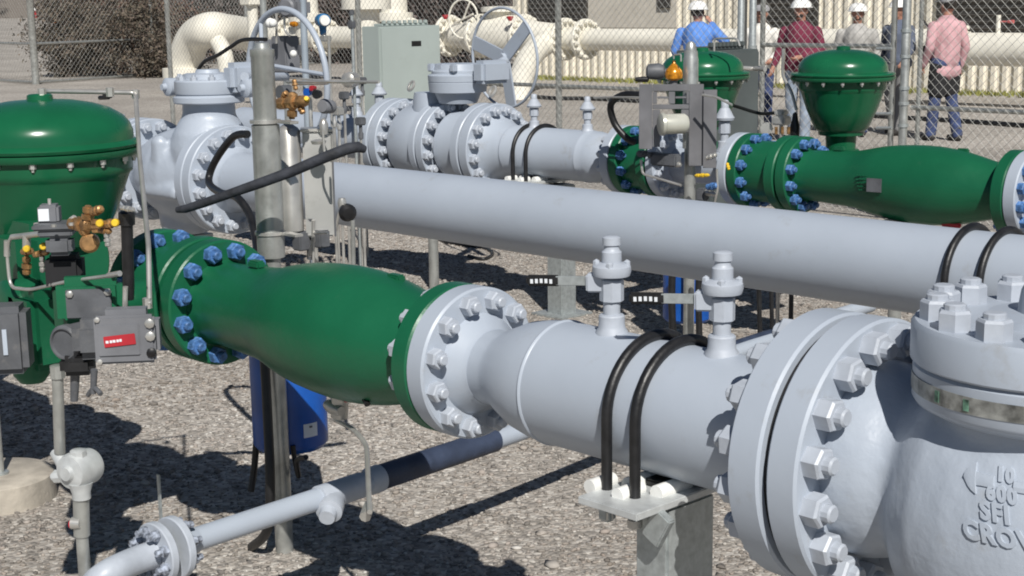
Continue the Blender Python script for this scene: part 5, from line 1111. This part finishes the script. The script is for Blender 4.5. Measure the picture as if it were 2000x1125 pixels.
# ------------------------------------------------------------------ far left: parked vehicles, barrel, low hills
def vehicle(label,x,t,heading,kind,body_m,Lh=4.8):
    q=at(x,60,t); gzv=gz(q.x,q.y); th=thing('parked_'+kind,label,kind,(q.x,q.y,gzv),'vehicles parked far left')
    Rz=Matrix.Rotation(heading,4,'Z'); GL=bpy.data.materials.get('car_glass') or mat('car_glass',(.03,.04,.05),.1)
    def fin(n_,bm,m,par=th):
        for v in bm.verts: v.co=Rz@v.co
        o=obj(n_,bm,m,None); o.parent=par; return o
    side={'car':[(-2.3,.35),(2.3,.35),(2.3,.75),(1.4,.95),(.75,1.40),(-1.1,1.42),(-1.75,1.0),(-2.3,.9)],
          'truck':[(-2.6,.45),(2.6,.45),(2.6,.95),(1.5,1.1),(.95,1.75),(-.35,1.78),(-.5,1.15),(-2.6,1.15)],
          'van':[(-2.5,.4),(2.5,.4),(2.5,1.0),(1.9,1.2),(1.4,2.05),(-2.5,2.1)]}[kind]
    bm=B(); prism(bm,side,1.8,(0,.9,0),(1,0,0),(0,0,1)); bmesh.ops.bevel(bm,geom=bm.edges[:],offset=.07,segments=2,affect='EDGES'); fin('body',bm,body_m)
    for xx in (-1.45,1.5):
        for s in (-1,1):
            bm=B(); lathe(bm,(xx,s*.82,.34),(0,s,0),[(0,.2),(0,.33),(.04,.35),(.12,.33),(.13,.2),(.11,0)],20); fin('wheel',bm,BLACK)
    x0,x1,z0,z1={'car':(-1.2,.7,1.0,1.3),'truck':(-.3,.85,1.2,1.62),'van':(.7,1.5,1.3,1.8)}[kind]
    for s in (-1,1):
        bm=B(); box(bm,((x0+x1)/2,s*.905,(z0+z1)/2),(x1-x0,.02,z1-z0),bev=.005); fin('window',bm,GL)
    return th
vehicle('dark blue-grey car parked at the far left edge',22,75,1.9,'car',mat('car_dark',(.08,.10,.13),.35,coat=.5))
vehicle('silver grey van parked beyond the leaning fence post',115,80,1.2,'van',mat('car_silver',(.45,.48,.52),.35,coat=.5))
vehicle('white pickup truck parked behind the red-brown shrub',170,90,2.2,'truck',mat('car_white',(.65,.65,.65),.35,coat=.5))
def barrel(label,x,y,t,m1,m2,r=.3,h=1.0):
    q=at(x,y,t); z0=q.z-h/2; th=thing('traffic_barrel',label,'barrel',(q.x,q.y,z0)); 
    bm=B(); lathe(bm,(q.x,q.y,z0),(0,0,1),[(0,r*1.1),(.06,r*1.1),(.07,r),(h*.62,r*.92),(h*.64,0)],20); obj('drum',bm,m1,th)
    bm=B(); lathe(bm,(q.x,q.y,z0+h*.645),(0,0,1),[(0,r*.92),(h*.3,r*.85),(h*.355,r*.4),(h*.355,0)],20); obj('top',bm,m2,th)
barrel('orange drum beside the shrub bank at the far left',107,46,55,mat('orange_plastic',(.65,.22,.05),.6),mat('pale_orange_plastic',(.75,.5,.25),.6),.28,.95)
barrel('red and white drum right of the leaning fence post',66,24,60,RED,HELM,.25,.9)
bm=B()
for i in range(90):
    pass
hx=[]
n_=80
def hill(name,R,base,amp,a0,a1,m):
    bm=B(); prev=None
    for i in range(n_+1):
        a=math.radians(a0+(a1-a0)*i/n_); x=-math.cos(a)*R; y=math.sin(a)*R
        h=base+amp*(.5+.5*math.sin(i*.31)+.35*math.sin(i*.83+1)+.2*math.sin(i*2.1))
        cur=[bm.verts.new((x*k,y*k,z)) for k,z in ((.97,gz(x*.97,y*.97)-.2),(1.0,h*.7),(1.06,h+gz(x,y)),(1.2,h*.9))]
        if prev: 
            for k in range(3): bm.faces.new([prev[k],cur[k],cur[k+1],prev[k+1]])
        prev=cur
    tag(obj(name,bm,m,ang=0),kind='structure')
hill('hills',150,3.0,5.,0,80,mat('hill_brush',(.10,.085,.075),.95,var=.4,vs=.6,dirt=((.16,.14,.12),.15,.5,.8)))

hose('thin black cable looping on the gravel behind the foreground green valve',[atz(848,462,.01),atz(870,472,.012),atz(905,478,.012),atz(945,484,.01),atz(962,495,.01),atz(945,506,.01),atz(915,500,.012)],.012,'cable')
rv=thing('drain_valve','small red-handled drain fitting under the rear green section','drain valve',at(1855,436,T3))
bm=B(); cyl(bm,at(1850,425,T3),at(1850,446,T3),.018,seg=12); obj('body',bm,STEEL,rv)
bm=B(); box(bm,at(1858,439,T3-.05),(.09,.02,.022),bev=.005); obj('red_handle',bm,RED,rv)
